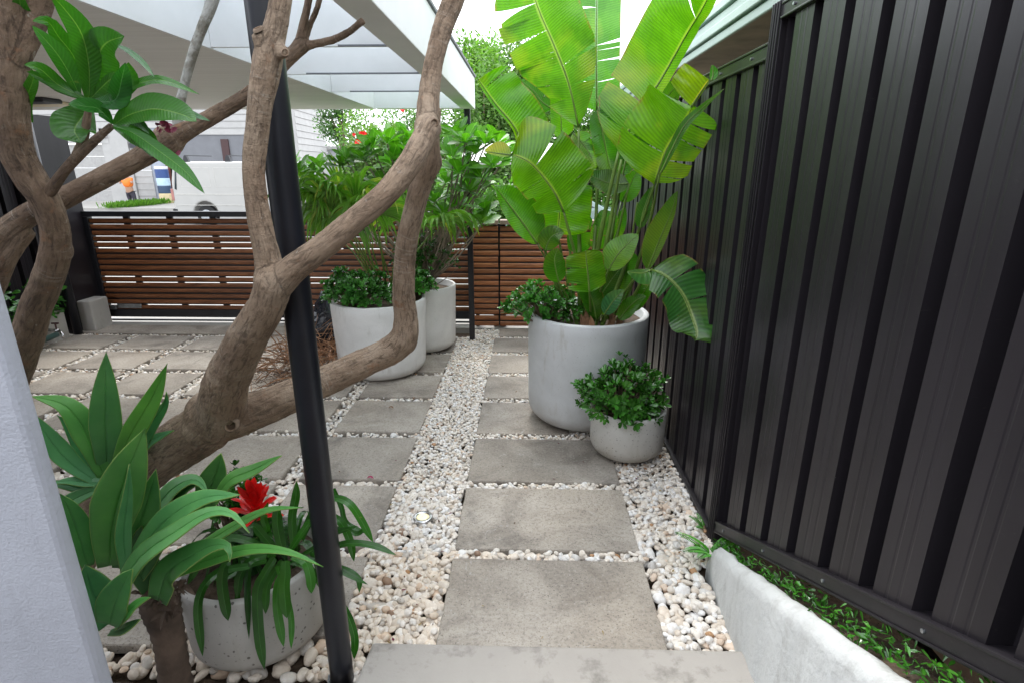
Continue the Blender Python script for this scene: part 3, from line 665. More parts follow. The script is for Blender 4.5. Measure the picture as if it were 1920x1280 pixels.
T1=[
 [(20,1230,1.80,125),(90,1100,1.80,115),(165,975,1.80,108),(250,890,1.79,102),(330,835,1.78,98),(395,795,1.75,96)],
 [(340,835,1.78,88),(405,780,1.72,88),(425,715,1.62,82),(460,640,1.52,74),(497,580,1.44,68),(516,525,1.40,70)],
 [(510,550,1.42,58),(503,490,1.41,50),(490,430,1.40,45),(480,370,1.40,43),(476,310,1.40,42),(483,240,1.40,44),(490,180,1.39,48),(500,125,1.39,54),(508,85,1.39,50),(520,40,1.38,42),(532,-30,1.38,40)],
 [(510,550,1.42,58),(545,510,1.39,54),(600,468,1.36,50),(660,418,1.36,47),(720,367,1.38,46),(765,312,1.42,46),(800,250,1.48,46),(812,232,1.50,44)],
 [(798,265,1.50,42),(802,215,1.53,44),(806,165,1.56,41),(815,110,1.58,37),(830,55,1.60,39),(850,0,1.62,42),(862,-40,1.63,44)],
 [(370,800,1.77,86),(430,785,1.76,80),(490,765,1.78,70),(560,735,1.84,63),(640,700,1.92,58),(700,672,1.98,54),(738,653,2.0,53),(758,632,2.0,52),(761,600,2.0,46),(757,565,1.99,43),(757,530,1.97,41),(762,460,1.95,41),(775,400,1.92,40),(790,345,1.88,42),(802,305,1.84,48),(806,260,1.80,38),(812,200,1.77,32)],
 [(484,60,1.37,30),(495,85,1.38,34),(508,115,1.39,40)],
]
tree_skin('trunk',T1,M['bark'],t1,.0055,.055,knobs=[(402,778,1.745,104),(515,526,1.41,76),(803,303,1.85,54),(757,638,2.0,54),(432,795,1.71,50),(530,98,1.37,28),(800,240,1.5,50)])
knot(434,797,1.648,25,(.15,-1,.15),t1); knot(534,99,1.36,15,(.7,-.9,.1),t1); knot(814,231,1.468,17,(.5,-1,.1),t1); knot(484,55,1.362,18,(-.25,-.5,.9),t1); knot(508,768,1.70,13,(.4,-1,.3),t1) if 0 else None

t2=thing('frangipani_tree','dark frangipani tree at the left edge sending a limb behind the pole','tree',tuple(gr(25,1000)))
T2=[
 [(-90,1000,1.78,70),(-40,850,1.72,66),(8,740,1.68,60),(45,650,1.64,56),(70,570,1.60,53),(98,500,1.57,52),(105,445,1.55,50),(88,385,1.53,52),(55,330,1.52,56),(30,280,1.51,60),(20,210,1.50,60),(18,130,1.50,62),(14,50,1.50,64),(8,-40,1.50,66)],
 [(30,110,1.5,48),(50,62,1.52,50),(70,20,1.54,46),(86,-40,1.55,42)],
 [(-40,480,1.70,48),(10,435,1.72,44),(60,400,1.74,42),(125,370,1.76,40),(200,330,1.79,38),(260,298,1.82,38),(312,266,1.84,42),(360,240,1.86,32),(410,212,1.88,29),(460,182,1.90,28),(510,142,1.92,26),(545,106,1.93,27),(566,86,1.94,29)],
 [(-30,600,1.75,34),(-10,540,1.73,34),(15,480,1.72,34),(50,430,1.74,34)],
 [(560,92,1.94,22),(568,50,1.94,17),(578,5,1.94,15),(582,-30,1.94,15)],
 [(566,84,1.94,20),(580,50,1.97,13),(595,15,1.99,12),(603,-20,2.0,12)],
 [(560,90,1.94,20),(590,83,1.94,16),(625,75,1.93,15),(655,60,1.92,14),(672,46,1.91,14),(683,38,1.91,16)],
]
tree_skin('trunk',T2,M['bark_red'],t2,.006,.05,knobs=[(316,264,1.84,56),(563,88,1.94,31),(106,470,1.56,55)],seed=3)
tree_skin('pale_branch',[[(330,262,1.86,19),(336,205,1.86,18),(348,150,1.86,17),(362,100,1.86,18),(378,55,1.86,19),(398,5,1.86,21),(408,-40,1.86,21)]],M['bark_pale'],t2,.004,.06)
tree_skin('shoot',[[(92,362,1.52,22),(118,325,1.50,19),(145,295,1.48,19),(180,262,1.46,16),(210,236,1.45,13)],[(140,300,1.48,18),(156,262,1.49,17),(163,225,1.49,14),(168,190,1.49,11)]],M['shoot'] if 0 else M['bark_red'],t2,.003,.04)

# ------------------------------------------------------------------ leaf builder
def leaf(mb,mid,wl,wr,nrm,n=18,m=3,fold=.15,wave=0,cuts=0,tint=(1,1,1),tip=1.5,base=.6,prof=None,droop=0,seed=0,gap=.10,side=None):
    """mid: 3D points from base to tip; wl/wr half widths; nrm: side of the blade that faces out"""
    P=resample(cr_([tuple(p) for p in mid],8) if len(mid)>2 else [tuple(p) for p in mid],n); nrm=Vector(nrm); rr=random.Random(seed)
    if prof is None: prof=lambda t:max(0,math.sin(math.pi*min(1,t)**base))**.6*(1 if t<.999 else 0) if 0 else (max(0.0,(1-(abs(t-.42)/.58)**2.2 if t>.42 else 1-((.42-t)/.42)**2.6)))
    T=[];S=[];N=[]
    for i,p in enumerate(P):
        t=Vector(P[min(i+1,n)]-P[max(i-1,0)]).normalized(); s=t.cross(nrm)
        if s.length<1e-4: s=t.orthogonal()
        s.normalize(); T.append(t); S.append(s); N.append(s.cross(t).normalized())
    Lg=sum(np.linalg.norm(P[i+1]-P[i]) for i in range(n))
    for sgn,wd in ((-1,wl),(1,wr)):
        if wd<=0: continue
        k=cuts if isinstance(cuts,int) else cuts[0 if sgn<0 else 1]
        cs=sorted([rr.uniform(.12,.93) for _ in range(k)]); idx=[0]+[max(1,int(c*n)) for c in cs]+[n]; idx=sorted(set(idx))
        for a,b in zip(idx,idx[1:]):
            off=rr.uniform(-.5,.5) if k else 0; L=b-a; vs=[];uvs=[]; fs=[]; dr=rr.uniform(-.12,.12) if k else 0
            for i in range(a,b+1):
                t=i/n; w0=prof(t)*wd; q=(i-a)/max(L,1)
                for j in range(m+1):
                    u=j/m; sh=0
                    if k and (a>0 or b<n):
                        # torn segments pull together at the outer edge
                        sh=gap*(.5-q)*u*(L/n)*Lg*1.0
                        if (q==0 and a>0) or (q==1 and b<n): pass
                    x=u*w0
                    h=fold*x-1.0*droop*x*x+wave*wd*math.sin(t*19+u*3+seed)*u*.35+off*.22*wd*u*u
                    pos=Vector(P[i])+S[i]*(sgn*x)+N[i]*h+T[i]*(sh+dr*x*u+x*.10)
                    vs.append(pos); uvs.append((sgn*u,t*Lg*3))
            for i in range(L):
                for j in range(m):
                    q0=i*(m+1)+j; f=(q0,q0+1,q0+m+2,q0+m+1); fs.append(f if sgn>0 else f[::-1])
            mb.add(vs,fs,uvs,tint)
    return P
def clampx(p,xm=.865):
    if p.x>xm:
        o=Vector((0,0,H)); d=p-o; p=o+d*(xm/p.x)
    return p
def pxw(p,w_): return w_*depth(p)/F

# ------------------------------------------------------------------ giant paddle-leaved plant
sp=thing('paddle_leaf_plant','giant bright green paddle leaved plant towering from the big grey planter','plant',(.42,3.83,.70))
def toward(P,ex=(0,0,0)):   # face the viewer with a bias
    c=sum((Vector(p) for p in P),Vector())/len(P); return ((Vector((0,0,H))-c).normalized()+Vector(ex)).normalized()
tbp=lambda t: (min(1,(t/.42))**.8)*(1 if t<.70 else max(0,1-((t-.70)/.30)**2.3)**.6)
ecoprof=lambda t: (min(1,(t/.10))**.55)*(1 if t<.70 else max(0,1-((t-.70)/.30)**2.3)**.6)
blunt=lambda t: (min(1,(t/.13))**.55)*(1-.10*abs(t-.4))*(1 if t<.78 else max(0,1-((t-.78)/.22)**2.4)**.6)
ovate=lambda t: max(0,math.sin(math.pi*min(1,t**.75)))**.75 if t<1 else 0
# (midrib px pts base->tip, (Y base, Y tip), left px, right px, cuts, tint, material, bias, profile, stalk foot px)
G=(1,1,1)
LV=[
 ([(1085,240),(1066,156),(1037,81),(1010,19),(985,-60)],(3.85,3.75),88,72,(7,2),(.95,.95,1.3),'strel',(-.3,0,.1),tbp),
 ([(1119,212),(1118,94),(1119,0),(1121,-90)],(4.0,4.05),50,46,(5,5),(.95,1.0,4.5),'strel',(.1,0,.2),ecoprof),
 ([(1160,285),(1187,231),(1241,147),(1287,66),(1318,15),(1350,-50)],(3.6,3.5),92,16,(6,0),(1.05,1.05,.8),'strel',(.1,0,.25),blunt),
 ([(976,282),(966,241),(928,194),(896,148)],(3.6,3.5),6,70,(0,1),(.95,1.05,.8),'strel',(.1,0,.2),blunt),
 ([(976,285),(975,255),(985,225),(1000,200)],(3.7,3.8),8,48,(0,1),(.9,1,.8),'strel',(.1,0,.2),blunt),
 ([(1228,344),(1250,281),(1281,234),(1300,198)],(3.2,2.95),98,58,(1,5),(1.25,1.15,.6),'strel',(.0,0,.2),blunt),
 ([(1297,200),(1313,175),(1330,150)],(2.95,2.88),60,3,(0,0),(1.9,1.12,.35),'strel',(0,0,.2),blunt),
 ([(1057,398),(1040,362),(1015,328),(990,303),(958,289)],(3.45,3.35),50,90,(2,3),(1.1,1.05,.7),'strel',(.0,0,.35),blunt),
 ([(960,291),(935,288),(908,284)],(3.36,3.36),6,22,0,(1.7,1.1,.4),'strel',(.0,0,.3),ovate),
 ([(1052,330),(1050,385),(1046,440)],(3.62,3.6),60,58,0,(1.15,1.12,.8),'strel',(.0,0,.2),blunt),
 ([(1008,458),(985,425),(955,385),(927,348)],(3.5,3.5),22,48,0,(.75,.85,.9),'strel',(.2,0,.2),ovate),
 ([(1122,200),(1130,250),(1140,300),(1150,325)],(3.9,3.85),48,22,(3,2),(.5,.68,.7),'strel',(.0,0,.2),blunt),
 ([(1105,548),(1103,520),(1100,492),(1098,470)],(3.35,3.35),42,34,(3,0),(.8,.9,.8),'strel',(.2,0,.2),blunt),
 ([(1140,508),(1158,478),(1180,455),(1198,440)],(3.4,3.4),28,25,0,(.85,.95,.8),'strel',(.0,0,.4),ovate),
 ([(1048,530),(1042,505),(1040,485),(1046,465)],(3.4,3.4),24,22,0,(.5,.62,.7),'strel',(.2,0,.2),ovate),
 ([(1022,470),(1030,450),(1040,440),(1058,436)],(3.5,3.5),22,20,0,(.5,.62,.7),'strel',(.2,0,.2),ovate),
 ([(1213,508),(1240,442),(1258,400),(1271,358)],(3.25,3.1),30,12,0,(.42,.58,.6),'strel',(-.2,0,.3),ovate),
 ([(1222,506),(1240,513),(1261,529),(1282,556),(1296,590),(1306,622),(1303,640)],(2.95,2.72),66,44,(2,2),(1,1,1),'strel_dark',(-.1,0,1.2),ecoprof),
 ([(1222,506),(1205,512),(1176,510)],(2.98,2.95),34,10,0,(1,1,1),'strel_dark',(-.1,0,1.2),ovate),
 ([(1133,590),(1146,570),(1158,555),(1170,544)],(3.4,3.35),18,15,0,(1.1,1.2,2.0),'strel_dark',(0,0,.3),ovate),
 ([(1236,330),(1280,241),(1315,205),(1358,167)],(3.0,2.85),9,8,0,(.5,.62,1.0),'strel',(0,0,.4),ovate),
 ([(1175,290),(1212,238),(1245,190),(1283,142)],(3.8,3.6),24,32,0,(.42,.58,.95),'strel',(0,0,.2),ovate),
 ([(1165,245),(1195,225),(1230,200),(1270,185)],(3.95,3.8),22,26,(1,1),(.5,.62,1.9),'strel',(0,0,.3),ovate),
 ([(1334,152),(1337,138),(1335,122)],(2.86,2.86),6,9,0,(.42,.7,.6),'strel',(0,0,.2),ovate),
 ([(1053,262),(1052,225),(1051,185),(1045,145)],(4.1,4.15),20,24,0,(1.1,1.1,.7),'strel',(0,0,.2),blunt),
 ([(1035,205),(1015,190),(1000,170),(975,150)],(4.25,4.3),26,22,(3,2),(.5,.62,1.5),'strel',(0,0,.2),ovate),
 ([(1055,150),(1020,140),(990,130),(955,118)],(4.2,4.2),10,10,(1,1),(.4,.5,.8),'strel',(0,0,.2),ovate),
 ([(1180,345),(1150,345),(1125,338),(1100,325)],(3.7,3.7),22,26,0,(.3,.42,.5),'strel',(0,0,.5),ovate),
 ([(1165,380),(1180,350),(1190,330),(1200,318)],(3.9,3.9),20,22,0,(.55,.65,.6),'strel',(0,0,.2),ovate),
 ([(1150,455),(1160,425),(1168,402),(1172,388)],(3.95,3.95),14,13,0,(.4,.6,.8),'strel',(0,0,.2),ovate),
 ([(1095,585),(1125,555),(1150,520),(1175,490)],(3.6,3.6),26,26,0,(.28,.42,.5),'strel',(0,0,.3),ovate),
 ([(1185,585),(1200,560),(1215,535),(1230,510)],(3.5,3.4),14,14,0,(.4,.55,.6),'strel',(0,0,.3),ovate),
 ([(1118,600),(1110,560),(1090,520),(1070,500)],(3.55,3.5),20,22,0,(.35,.5,.5),'strel',(0,0,.3),ovate),
 ([(1140,600),(1150,560),(1168,520),(1185,470)],(3.6,3.6),24,20,0,(.45,.6,.6),'strel',(0,0,.2),blunt),
 ([(1120,470),(1128,440),(1140,410),(1150,395)],(3.8,3.8),22,20,1,(.5,.65,.6),'strel',(0,0,.2),blunt),
 ([(1088,480),(1085,450),(1088,420),(1095,398)],(3.8,3.8),22,22,1,(.4,.55,.6),'strel',(0,0,.2),blunt),
 ([(1200,430),(1205,400),(1215,370),(1222,350)],(3.4,3.4),14,14,0,(.35,.5,.5),'strel',(0,0,.2),ovate),
 ([(1160,600),(1180,575),(1198,560),(1212,556)],(3.45,3.4),16,16,0,(.5,.65,.6),'strel',(0,0,.4),ovate),
 ([(1150,330),(1165,300),(1185,270),(1205,250)],(3.9,3.9),28,28,2,(.45,.6,.6),'strel',(0,0,.2),blunt),
 ([(1075,340),(1078,310),(1085,285),(1095,262)],(3.95,3.95),28,28,2,(.5,.65,.6),'strel',(0,0,.2),blunt),
 ([(1075,250),(1100,280),(1110,300),(1118,318)],(3.95,3.9),22,30,(2,2),(.85,.95,.7),'strel',(0,0,.3),blunt),
]
for i,(pp,(ya,yb),l,r_,cuts,tint,mt,bias,pf) in enumerate(LV):
    n=len(pp); P=[clampx(at(x,y,ya+(yb-ya)*k/(n-1))) for k,(x,y) in enumerate(pp)]
    mb=MB(); c=P[n//2]; big=max(l,r_)>40
    leaf(mb,P,pxw(c,l),pxw(c,r_),toward(P,bias),30 if big else 16,5 if big else 3,.10,.10 if big else .05,cuts,tint,prof=pf,droop=1.1 if big else .5,seed=i*7+1)
    o=mb.build('leaf',M[mt],sp,smooth=True)
    # midrib
    mb=MB(); Q=resample(cr_([tuple(p) for p in P],8),14); back=toward(P)*.002
    mb.tube([Vector(q)+back*.5 for q in Q],[.0062*(1-.85*k/14)*(1 if big else .6)+.0006 for k in range(15)],8,tint=(1,1,1)); mb.build('midrib',M['petiole'],o,smooth=True)
STK=[((1085,240),3.85,(1088,600),(1086,420),1.2),((1119,212),4.0,(1100,600),(1118,400),1.1),((1160,285),3.6,(1095,600),(1128,430),1.5),((976,282),3.6,(1070,598),(1010,430),.8),((1228,344),3.2,(1125,602),(1195,440),1.0),((1057,398),3.45,(1098,602),(1083,500),1.1),
 ((1046,440),3.6,(1085,600),(1062,520),.9),((1008,458),3.5,(1078,600),(1040,520),.7),((1105,548),3.35,(1108,605),(1107,580),.8),((1140,508),3.4,(1118,605),(1125,550),.8),((1213,508),3.25,(1150,600),(1185,560),.9),((1222,506),2.95,(1140,602),(1180,535),.7),
 ((1175,290),3.8,(1115,598),(1150,420),1.0),((1236,330),3.0,(1160,600),(1215,430),.9),((1180,345),3.7,(1112,600),(1150,470),1.0),((1165,380),3.9,(1120,598),(1140,480),.9),((1150,455),3.95,(1128,598),(1140,520),.8),((1053,262),4.1,(1080,598),(1065,420),.8),((1048,530),3.4,(1085,602),(1065,560),.6),((1133,590),3.4,(1125,602),(1130,596),.5),
 ((1195,380),3.5,(1145,600),(1180,470),.8),((1165,300),3.5,(1105,604),(1140,440),1.3)]
mb_all=[]
for (tp_,yt,ft,md,th) in STK:
    a=at(ft[0],ft[1]+8,3.62+R.uniform(-.05,.2)); a.z=.68; b=at(md[0],md[1],(3.7+yt)/2); c=clampx(at(tp_[0],tp_[1],yt))
    Q=resample(cr_([tuple(a),tuple(b),tuple(c)],8),16); mb=MB(); t=R.uniform(.7,1.2)
    mb.tube([Vector(q) for q in Q],[.0165*th*(1-.62*k/16) for k in range(17)],10,tint=(t,t,t)); mb.build('leaf_stalk',M['petiole'],sp,smooth=True)
for k in range(9):
    mb=MB(); x=R.uniform(1060,1170); a=at(x,605,3.6+R.uniform(-.1,.2)); a.z=.66; b=a+Vector((R.uniform(-.05,.05),R.uniform(-.03,.03),R.uniform(.12,.3)))
    leaf(mb,[a,(a+b)/2+Vector((R.uniform(-.02,.02),0,0)),b],.022,.022,(0,-1,.1),8,2,.3,0,0,(1,1,1)); mb.build('dry_sheath',M['dry'],sp,smooth=True)

# ------------------------------------------------------------------ frangipani leaf rosettes on the left tree
fl=[  # px mid points, Ys, l, r, tint
 ([(168,180),(166,120),(152,62),(118,14),(92,-12)],1.44,20,22,G,(0,0,0)),
 ([(165,185),(175,130),(195,85),(232,68)],1.46,30,34,(.9,.9,.9),(0,0,.2)),
 ([(170,185),(205,150),(232,140),(240,118)],1.45,8,40,(1,1,1),(0,0,.2)),
 ([(150,182),(128,135),(102,95),(60,48)],1.42,14,16,(.8,.9,1.1),(-.2,0,.6)),
 ([(160,186),(110,160),(75,130),(45,122)],1.42,12,14,(.95,.95,.9),(0,0,.5)),
 ([(158,187),(120,170),(88,152),(50,135)],1.44,10,14,(.8,.8,.8),(0,0,.5)),
 ([(172,188),(210,170),(235,165),(300,150),(375,178)],1.46,9,12,(1,1,1),(0,0,.6)),
 ([(172,190),(215,188),(228,150),(235,118)],1.42,16,18,(.6,.8,1.6),(.2,0,.3)),
 ([(212,232),(185,205),(160,200),(128,196)],1.42,14,16,(.65,.85,1.3),(0,0,.6)),
 ([(212,235),(245,215),(290,205),(340,215),(368,228)],1.42,28,24,G,(0,0,.35)),
 ([(215,233),(255,205),(310,200),(360,215),(395,228)],1.45,10,12,(.6,.8,1.3),(0,0,.8)),
 ([(213,238),(250,250),(300,285),(345,320),(384,364)],1.40,13,15,(.85,1,1.0),(.1,0,.3)),
 ([(216,240),(250,250),(275,270),(285,295)],1.44,22,18,(.9,.9,.8),(0,0,.1)),
 ([(214,240),(240,225),(265,235),(280,252)],1.46,9,9,(.6,.7,.7),(0,0,.2)),
 ([(170,200),(150,225),(140,245),(152,268)],1.52,30,34,(.7,.75,.7),(0,0,.1)),
 ([(60,105),(56,60),(40,20),(35,-20)],1.56,14,14,(.8,.8,.8),(0,0,.1)),
 ([(168,182),(140,110),(110,70),(90,42),(60,40)],1.47,14,16,(.8,.9,.7),(0,0,.3)),
 ([(205,80),(240,95),(270,120),(290,146)],1.44,5,7,(.6,.8,1.3),(.1,0,.6)),
 ([(60,230),(50,190),(62,150),(58,128)],1.55,10,10,(.8,.8,.8),(0,0,.1)),
]
for i,(pp,Y,l,r_,tint,bias) in enumerate(fl):
    P=[at(x,y,Y-.03*k+.0) for k,(x,y) in enumerate(pp)]; mb=MB(); c=P[len(P)//2]; l*=1.12; r_*=1.12
    leaf(mb,P,pxw(c,l),pxw(c,r_),toward(P,bias),20,4,.22,.12,0,tint,prof=lambda t:max(0,math.sin(math.pi*min(1,.04+.96*t**1.15)))**.8 if t<1 else 0,droop=2.,seed=i)
    mb.build('leaf',M['plum'],t2,smooth=True)
for (x,y,Y,n) in ((308,243,1.78,16),(322,300,1.80,6)):
    mb=MB()
    for k in range(n):
        c=at(x+R.uniform(-16,16),y+R.uniform(-8,8),Y-R.uniform(0,.03)); d=Vector((R.uniform(-1,1),R.uniform(-1,1),R.uniform(-.5,1))).normalized()*.022
        leaf(mb,[c,c+d*.5,c+d],.007,.007,(0,-1,.2),5,1,.2,0,0,(1,1,1))
    mb.build('flower_buds',flat('maroon_bud',(.16,.01,.035)),t2,smooth=True)

# ------------------------------------------------------------------ agave
ag=thing('agave','broad leaved grey green agave in front of the leaning trunk','plant',tuple(gr(300,1230)))
agp=lambda t: ((.45+.55*min(1,t/.45)**.9) if t<.45 else max(0,1-((t-.45)/.55)**1.9)) if t<1 else 0
agn=lambda t: ((.7+.3*min(1,t/.3)) if t<.3 else max(0,1-((t-.3)/.7)**1.7)) if t<1 else 0
AG=[ # upper rosette
 ([(203,905),(200,840),(197,760),(199,660)],1.62,24,24,(.9,.95,1.0),(0,0,0),agp),
 ([(212,900),(240,825),(285,745),(313,682)],1.60,17,20,(1.1,1.15,.6),(0,0,.1),agp),
 ([(218,895),(250,820),(270,770),(285,742)],1.66,24,18,(.75,.85,1.2),(0,0,0),agn),
 ([(222,890),(270,810),(308,760),(312,735)],1.68,16,18,(.8,.95,1.2),(0,0,0),agn),
 ([(230,880),(270,835),(305,815),(325,806)],1.70,13,13,(.8,.95,1.2),(0,0,.4),agn),
 ([(196,895),(165,820),(125,762),(60,742)],1.60,20,24,(.85,1.0,.7),(0,0,.5),agp),
 ([(185,905),(135,870),(98,830),(62,775)],1.58,16,18,(.8,.95,1.2),(0,0,.5),agp),
 ([(188,900),(155,840),(125,795),(108,778)],1.66,15,17,(.9,1.05,1.5),(0,0,.3),agn),
 ([(215,880),(232,840),(246,815),(262,800)],1.72,14,14,(.7,.85,1.0),(0,0,.3),agn),
 ([(190,912),(150,930),(118,948),(88,975)],1.56,13,14,(.55,.7,.7),(0,0,.5),agp),
 ([(262,1080),(292,1030),(322,1000),(352,985)],1.38,15,16,(.6,.75,.6),(0,0,.5),agn),
 ([(198,880),(185,830),(165,800),(150,785)],1.70,16,16,(.8,.95,.9),(0,0,.3),agn),
 ([(195,905),(160,903),(125,901),(95,906)],1.58,9,10,(.8,.95,1.2),(0,0,.8),agn),
 ([(170,920),(130,910),(100,905),(80,900)],1.60,9,10,(.5,.6,.7),(0,0,.6),agn),
 # front rosette
 ([(205,1060),(212,980),(238,890),(272,803)],1.34,40,36,(1,1,.85),(.1,0,.1),agp),
 ([(235,1065),(255,1000),(275,940),(292,880)],1.40,30,34,(.6,.75,.6),(0,0,.1),agn),
 ([(238,1070),(232,1000),(240,930),(243,870)],1.32,14,12,(.8,1.0,1.2),(.3,0,.2),agn),
 ([(236,1072),(300,985),(375,935),(449,926)],1.34,24,26,(.85,1.05,1.0),(0,0,.6),agp),
 ([(222,1110),(262,1045),(330,995),(390,960),(435,962),(468,998)],1.30,20,22,(1.05,1.2,1.1),(0,0,.6),agn),
 ([(165,1062),(150,1010),(132,960),(113,925)],1.33,18,22,(.7,.85,.8),(.2,0,.2),agp),
 ([(208,1165),(178,1120),(165,1085),(160,1058)],1.26,30,34,(.75,.95,1.2),(.1,0,.2),agn),
 ([(205,1170),(215,1130),(235,1090),(248,1066)],1.22,30,26,(.9,1.15,1.0),(-.1,0,.2),agn),
 ([(215,1175),(238,1150),(258,1130),(281,1118)],1.24,11,13,(.95,1.2,.9),(0,0,.6),agp),
 ([(205,1185),(225,1180),(245,1172),(262,1160)],1.26,10,12,(.5,.65,.6),(0,0,.6),agp),
 ([(296,1125),(312,1075),(350,1045),(398,1022),(428,1024),(431,1052)],1.34,26,28,(.75,.9,.8),(0,0,.5),agn),
 ([(310,1080),(400,1046),(470,1028),(540,1033),(606,1061)],1.36,11,13,(.8,1.0,.6),(0,0,.6),agn),
 ([(350,1040),(430,990),(500,955),(568,950)],1.42,9,11,(.8,1.0,.6),(0,0,.6),agn),
 ([(285,960),(325,915),(362,898),(382,912),(388,930)],1.50,17,18,(.7,.85,.8),(0,0,.6),agn),
 ([(300,1010),(315,950),(340,920),(372,905)],1.52,22,22,(.45,.55,.5),(0,0,.3),agn),
 ([(378,960),(392,920),(405,885),(414,850)],1.56,24,22,(.65,.8,.6),(0,0,.1),agp),
 ([(398,945),(430,900),(475,880),(527,853)],1.50,12,14,(.8,.95,.6),(0,0,.5),agp),
 ([(290,1110),(270,1060),(262,1010),(265,985)],1.42,24,24,(.4,.5,.45),(0,0,.2),agn),
]
for i,(pp,Y,l,r_,tint,bias,pf) in enumerate(AG):
    P=[at(x,y,Y-.02*k) for k,(x,y) in enumerate(pp)]; mb=MB(); c=P[len(P)//2]; l*=1.12; r_*=1.12
    leaf(mb,P,pxw(c,l),pxw(c,r_),toward(P,bias),20,6,.18,.03,0,tint,prof=pf,droop=1.,seed=i)
    o=mb.build('leaf',M['agave'],ag,smooth=True); sol=o.modifiers.new('t','SOLIDIFY'); sol.thickness=.0035; sol.offset=-1
mb=MB()
Q=cr_([tuple(at(x,y,Y)) for x,y,Y in ((335,1310,1.42),(322,1230,1.42),(308,1160,1.43),(298,1115,1.44))],8)
mb.tube([Vector(q) for q in Q],[.052,.050,.049,.052,.047,.051,.046,.050,.046,.049,.045,.050,.046,.051,.048,.052,.050,.055,.052,.056,.054,.058,.055,.056,.05],28,rough=.12); mb.build('stem',M['husk'],ag,smooth=True)
mb=MB()
for k in range(60):
    c=at(300+R.uniform(-32,42),1120+R.uniform(-30,35),1.43-R.uniform(-.02,.06)); d=Vector((R.uniform(-1,1),R.uniform(-1,.3),R.uniform(-.6,.8))).normalized()*R.uniform(.03,.07)
    leaf(mb,[c,c+d*.5+Vector((0,0,.01)),c+d],.008,.008,(R.uniform(-1,1),-1,.3),5,1,.3,.3,0,(1,1,1))
mb.build('dead_sheaths',M['husk'],ag)

# ------------------------------------------------------------------ strap-leaved plant in the speckled pot
st=thing('strap_leaf_plant','glossy strap leaved plant spilling over the speckled pot','plant',(-1.03,1.775,.3))
SL=[([(515,1045),(497,1075),(483,1110),(486,1190),(496,1255)],1.50,12),([(540,1065),(523,1090),(520,1140),(532,1212)],1.47,10),([(535,1050),(535,1075),(533,1105),(538,1158)],1.46,13),([(548,1042),(572,1052),(582,1080),(584,1112)],1.47,11),
 ([(520,1060),(535,1110),(546,1160),(546,1216)],1.49,7),([(430,1050),(420,1065),(417,1100),(428,1163)],1.48,12),([(470,1060),(405,1075),(372,1130),(380,1230)],1.50,10),([(470,1040),(430,1030),(380,1050),(352,1095)],1.52,10),
 ([(610,935),(640,935),(665,955),(700,1016)],1.62,9),([(600,1035),(650,1018),(700,1022),(744,1040)],1.58,8),([(600,960),(635,975),(655,1010),(664,1052)],1.64,9),([(615,1060),(650,1068),(672,1085),(674,1110)],1.58,7),([(640,1130),(655,1160),(665,1195),(664,1235)],1.62,9),
 ([(530,1030),(522,995),(520,965),(525,945)],1.6,12),([(550,1020),(548,970),(555,930),(556,900)],1.66,10),([(510,1030),(500,990),(495,970),(503,940)],1.66,8),([(565,1010),(585,965),(600,935),(625,922)],1.66,10),([(545,1030),(565,1000),(580,980),(592,972)],1.56,9),
 ([(520,1035),(490,1000),(475,985),(465,990)],1.55,10),([(515,1045),(480,1020),(440,1008),(400,1010)],1.56,9),([(500,1040),(470,1050),(450,1080),(445,1120)],1.52,10),([(560,1045),(600,1020),(625,1000),(672,985)],1.60,7),([(605,1000),(640,990),(670,1000),(690,985)],1.66,6),
 ([(500,1050),(460,1060),(425,1080),(395,1085)],1.54,9),([(530,1050),(510,1080),(500,1105),(498,1150)],1.50,9),([(480,1050),(455,1045),(420,1020),(385,1045)],1.58,9),([(555,1040),(600,1055),(640,1070),(690,1095)],1.56,7),([(625,915),(640,950),(650,980),(690,1000)],1.70,6)]
def strapprof(t): return (.75+.25*min(1,t*4)) if t<.72 else max(0,1-((t-.72)/.28)**2)
for i,(pp,Y,w_) in enumerate(SL):
    P=[at(x,y,Y-(.012*k)) for k,(x,y) in enumerate(pp)]; mb=MB(); c=P[len(P)//2]; t=R.uniform(.6,1.15)
    w_*=.8; leaf(mb,P,pxw(c,w_),pxw(c,w_),toward(P,(0,0,.5)),18,2,.3,.02,0,(t,t,t*.9),prof=strapprof,droop=4,seed=i)
    mb.build('leaf',M['strap'],st,smooth=True)
for i in range(26):
    a=R.uniform(0,6.28); L=R.uniform(.16,.34); c=Vector((-.99+R.uniform(-.1,.12),1.76+R.uniform(-.08,.08),.29)); d=Vector((math.cos(a),math.sin(a),0)); h=R.uniform(.05,.2)
    if d.y<-.2 and abs(d.x)<.4: L*=.7
    P=[c,c+d*L*.3+Vector((0,0,h)),c+d*L*.75+Vector((0,0,h*.8)),c+d*L*1.1+Vector((0,0,-.03-R.uniform(0,.14)))]
    mb=MB(); t=R.uniform(.4,1.0); w_=R.uniform(.010,.017)
    leaf(mb,P,w_,w_,(0,0,1),16,2,.3,.02,0,(t,t,t*.9),prof=strapprof,droop=4,seed=i); mb.build('leaf',M['strap'],st,smooth=True)

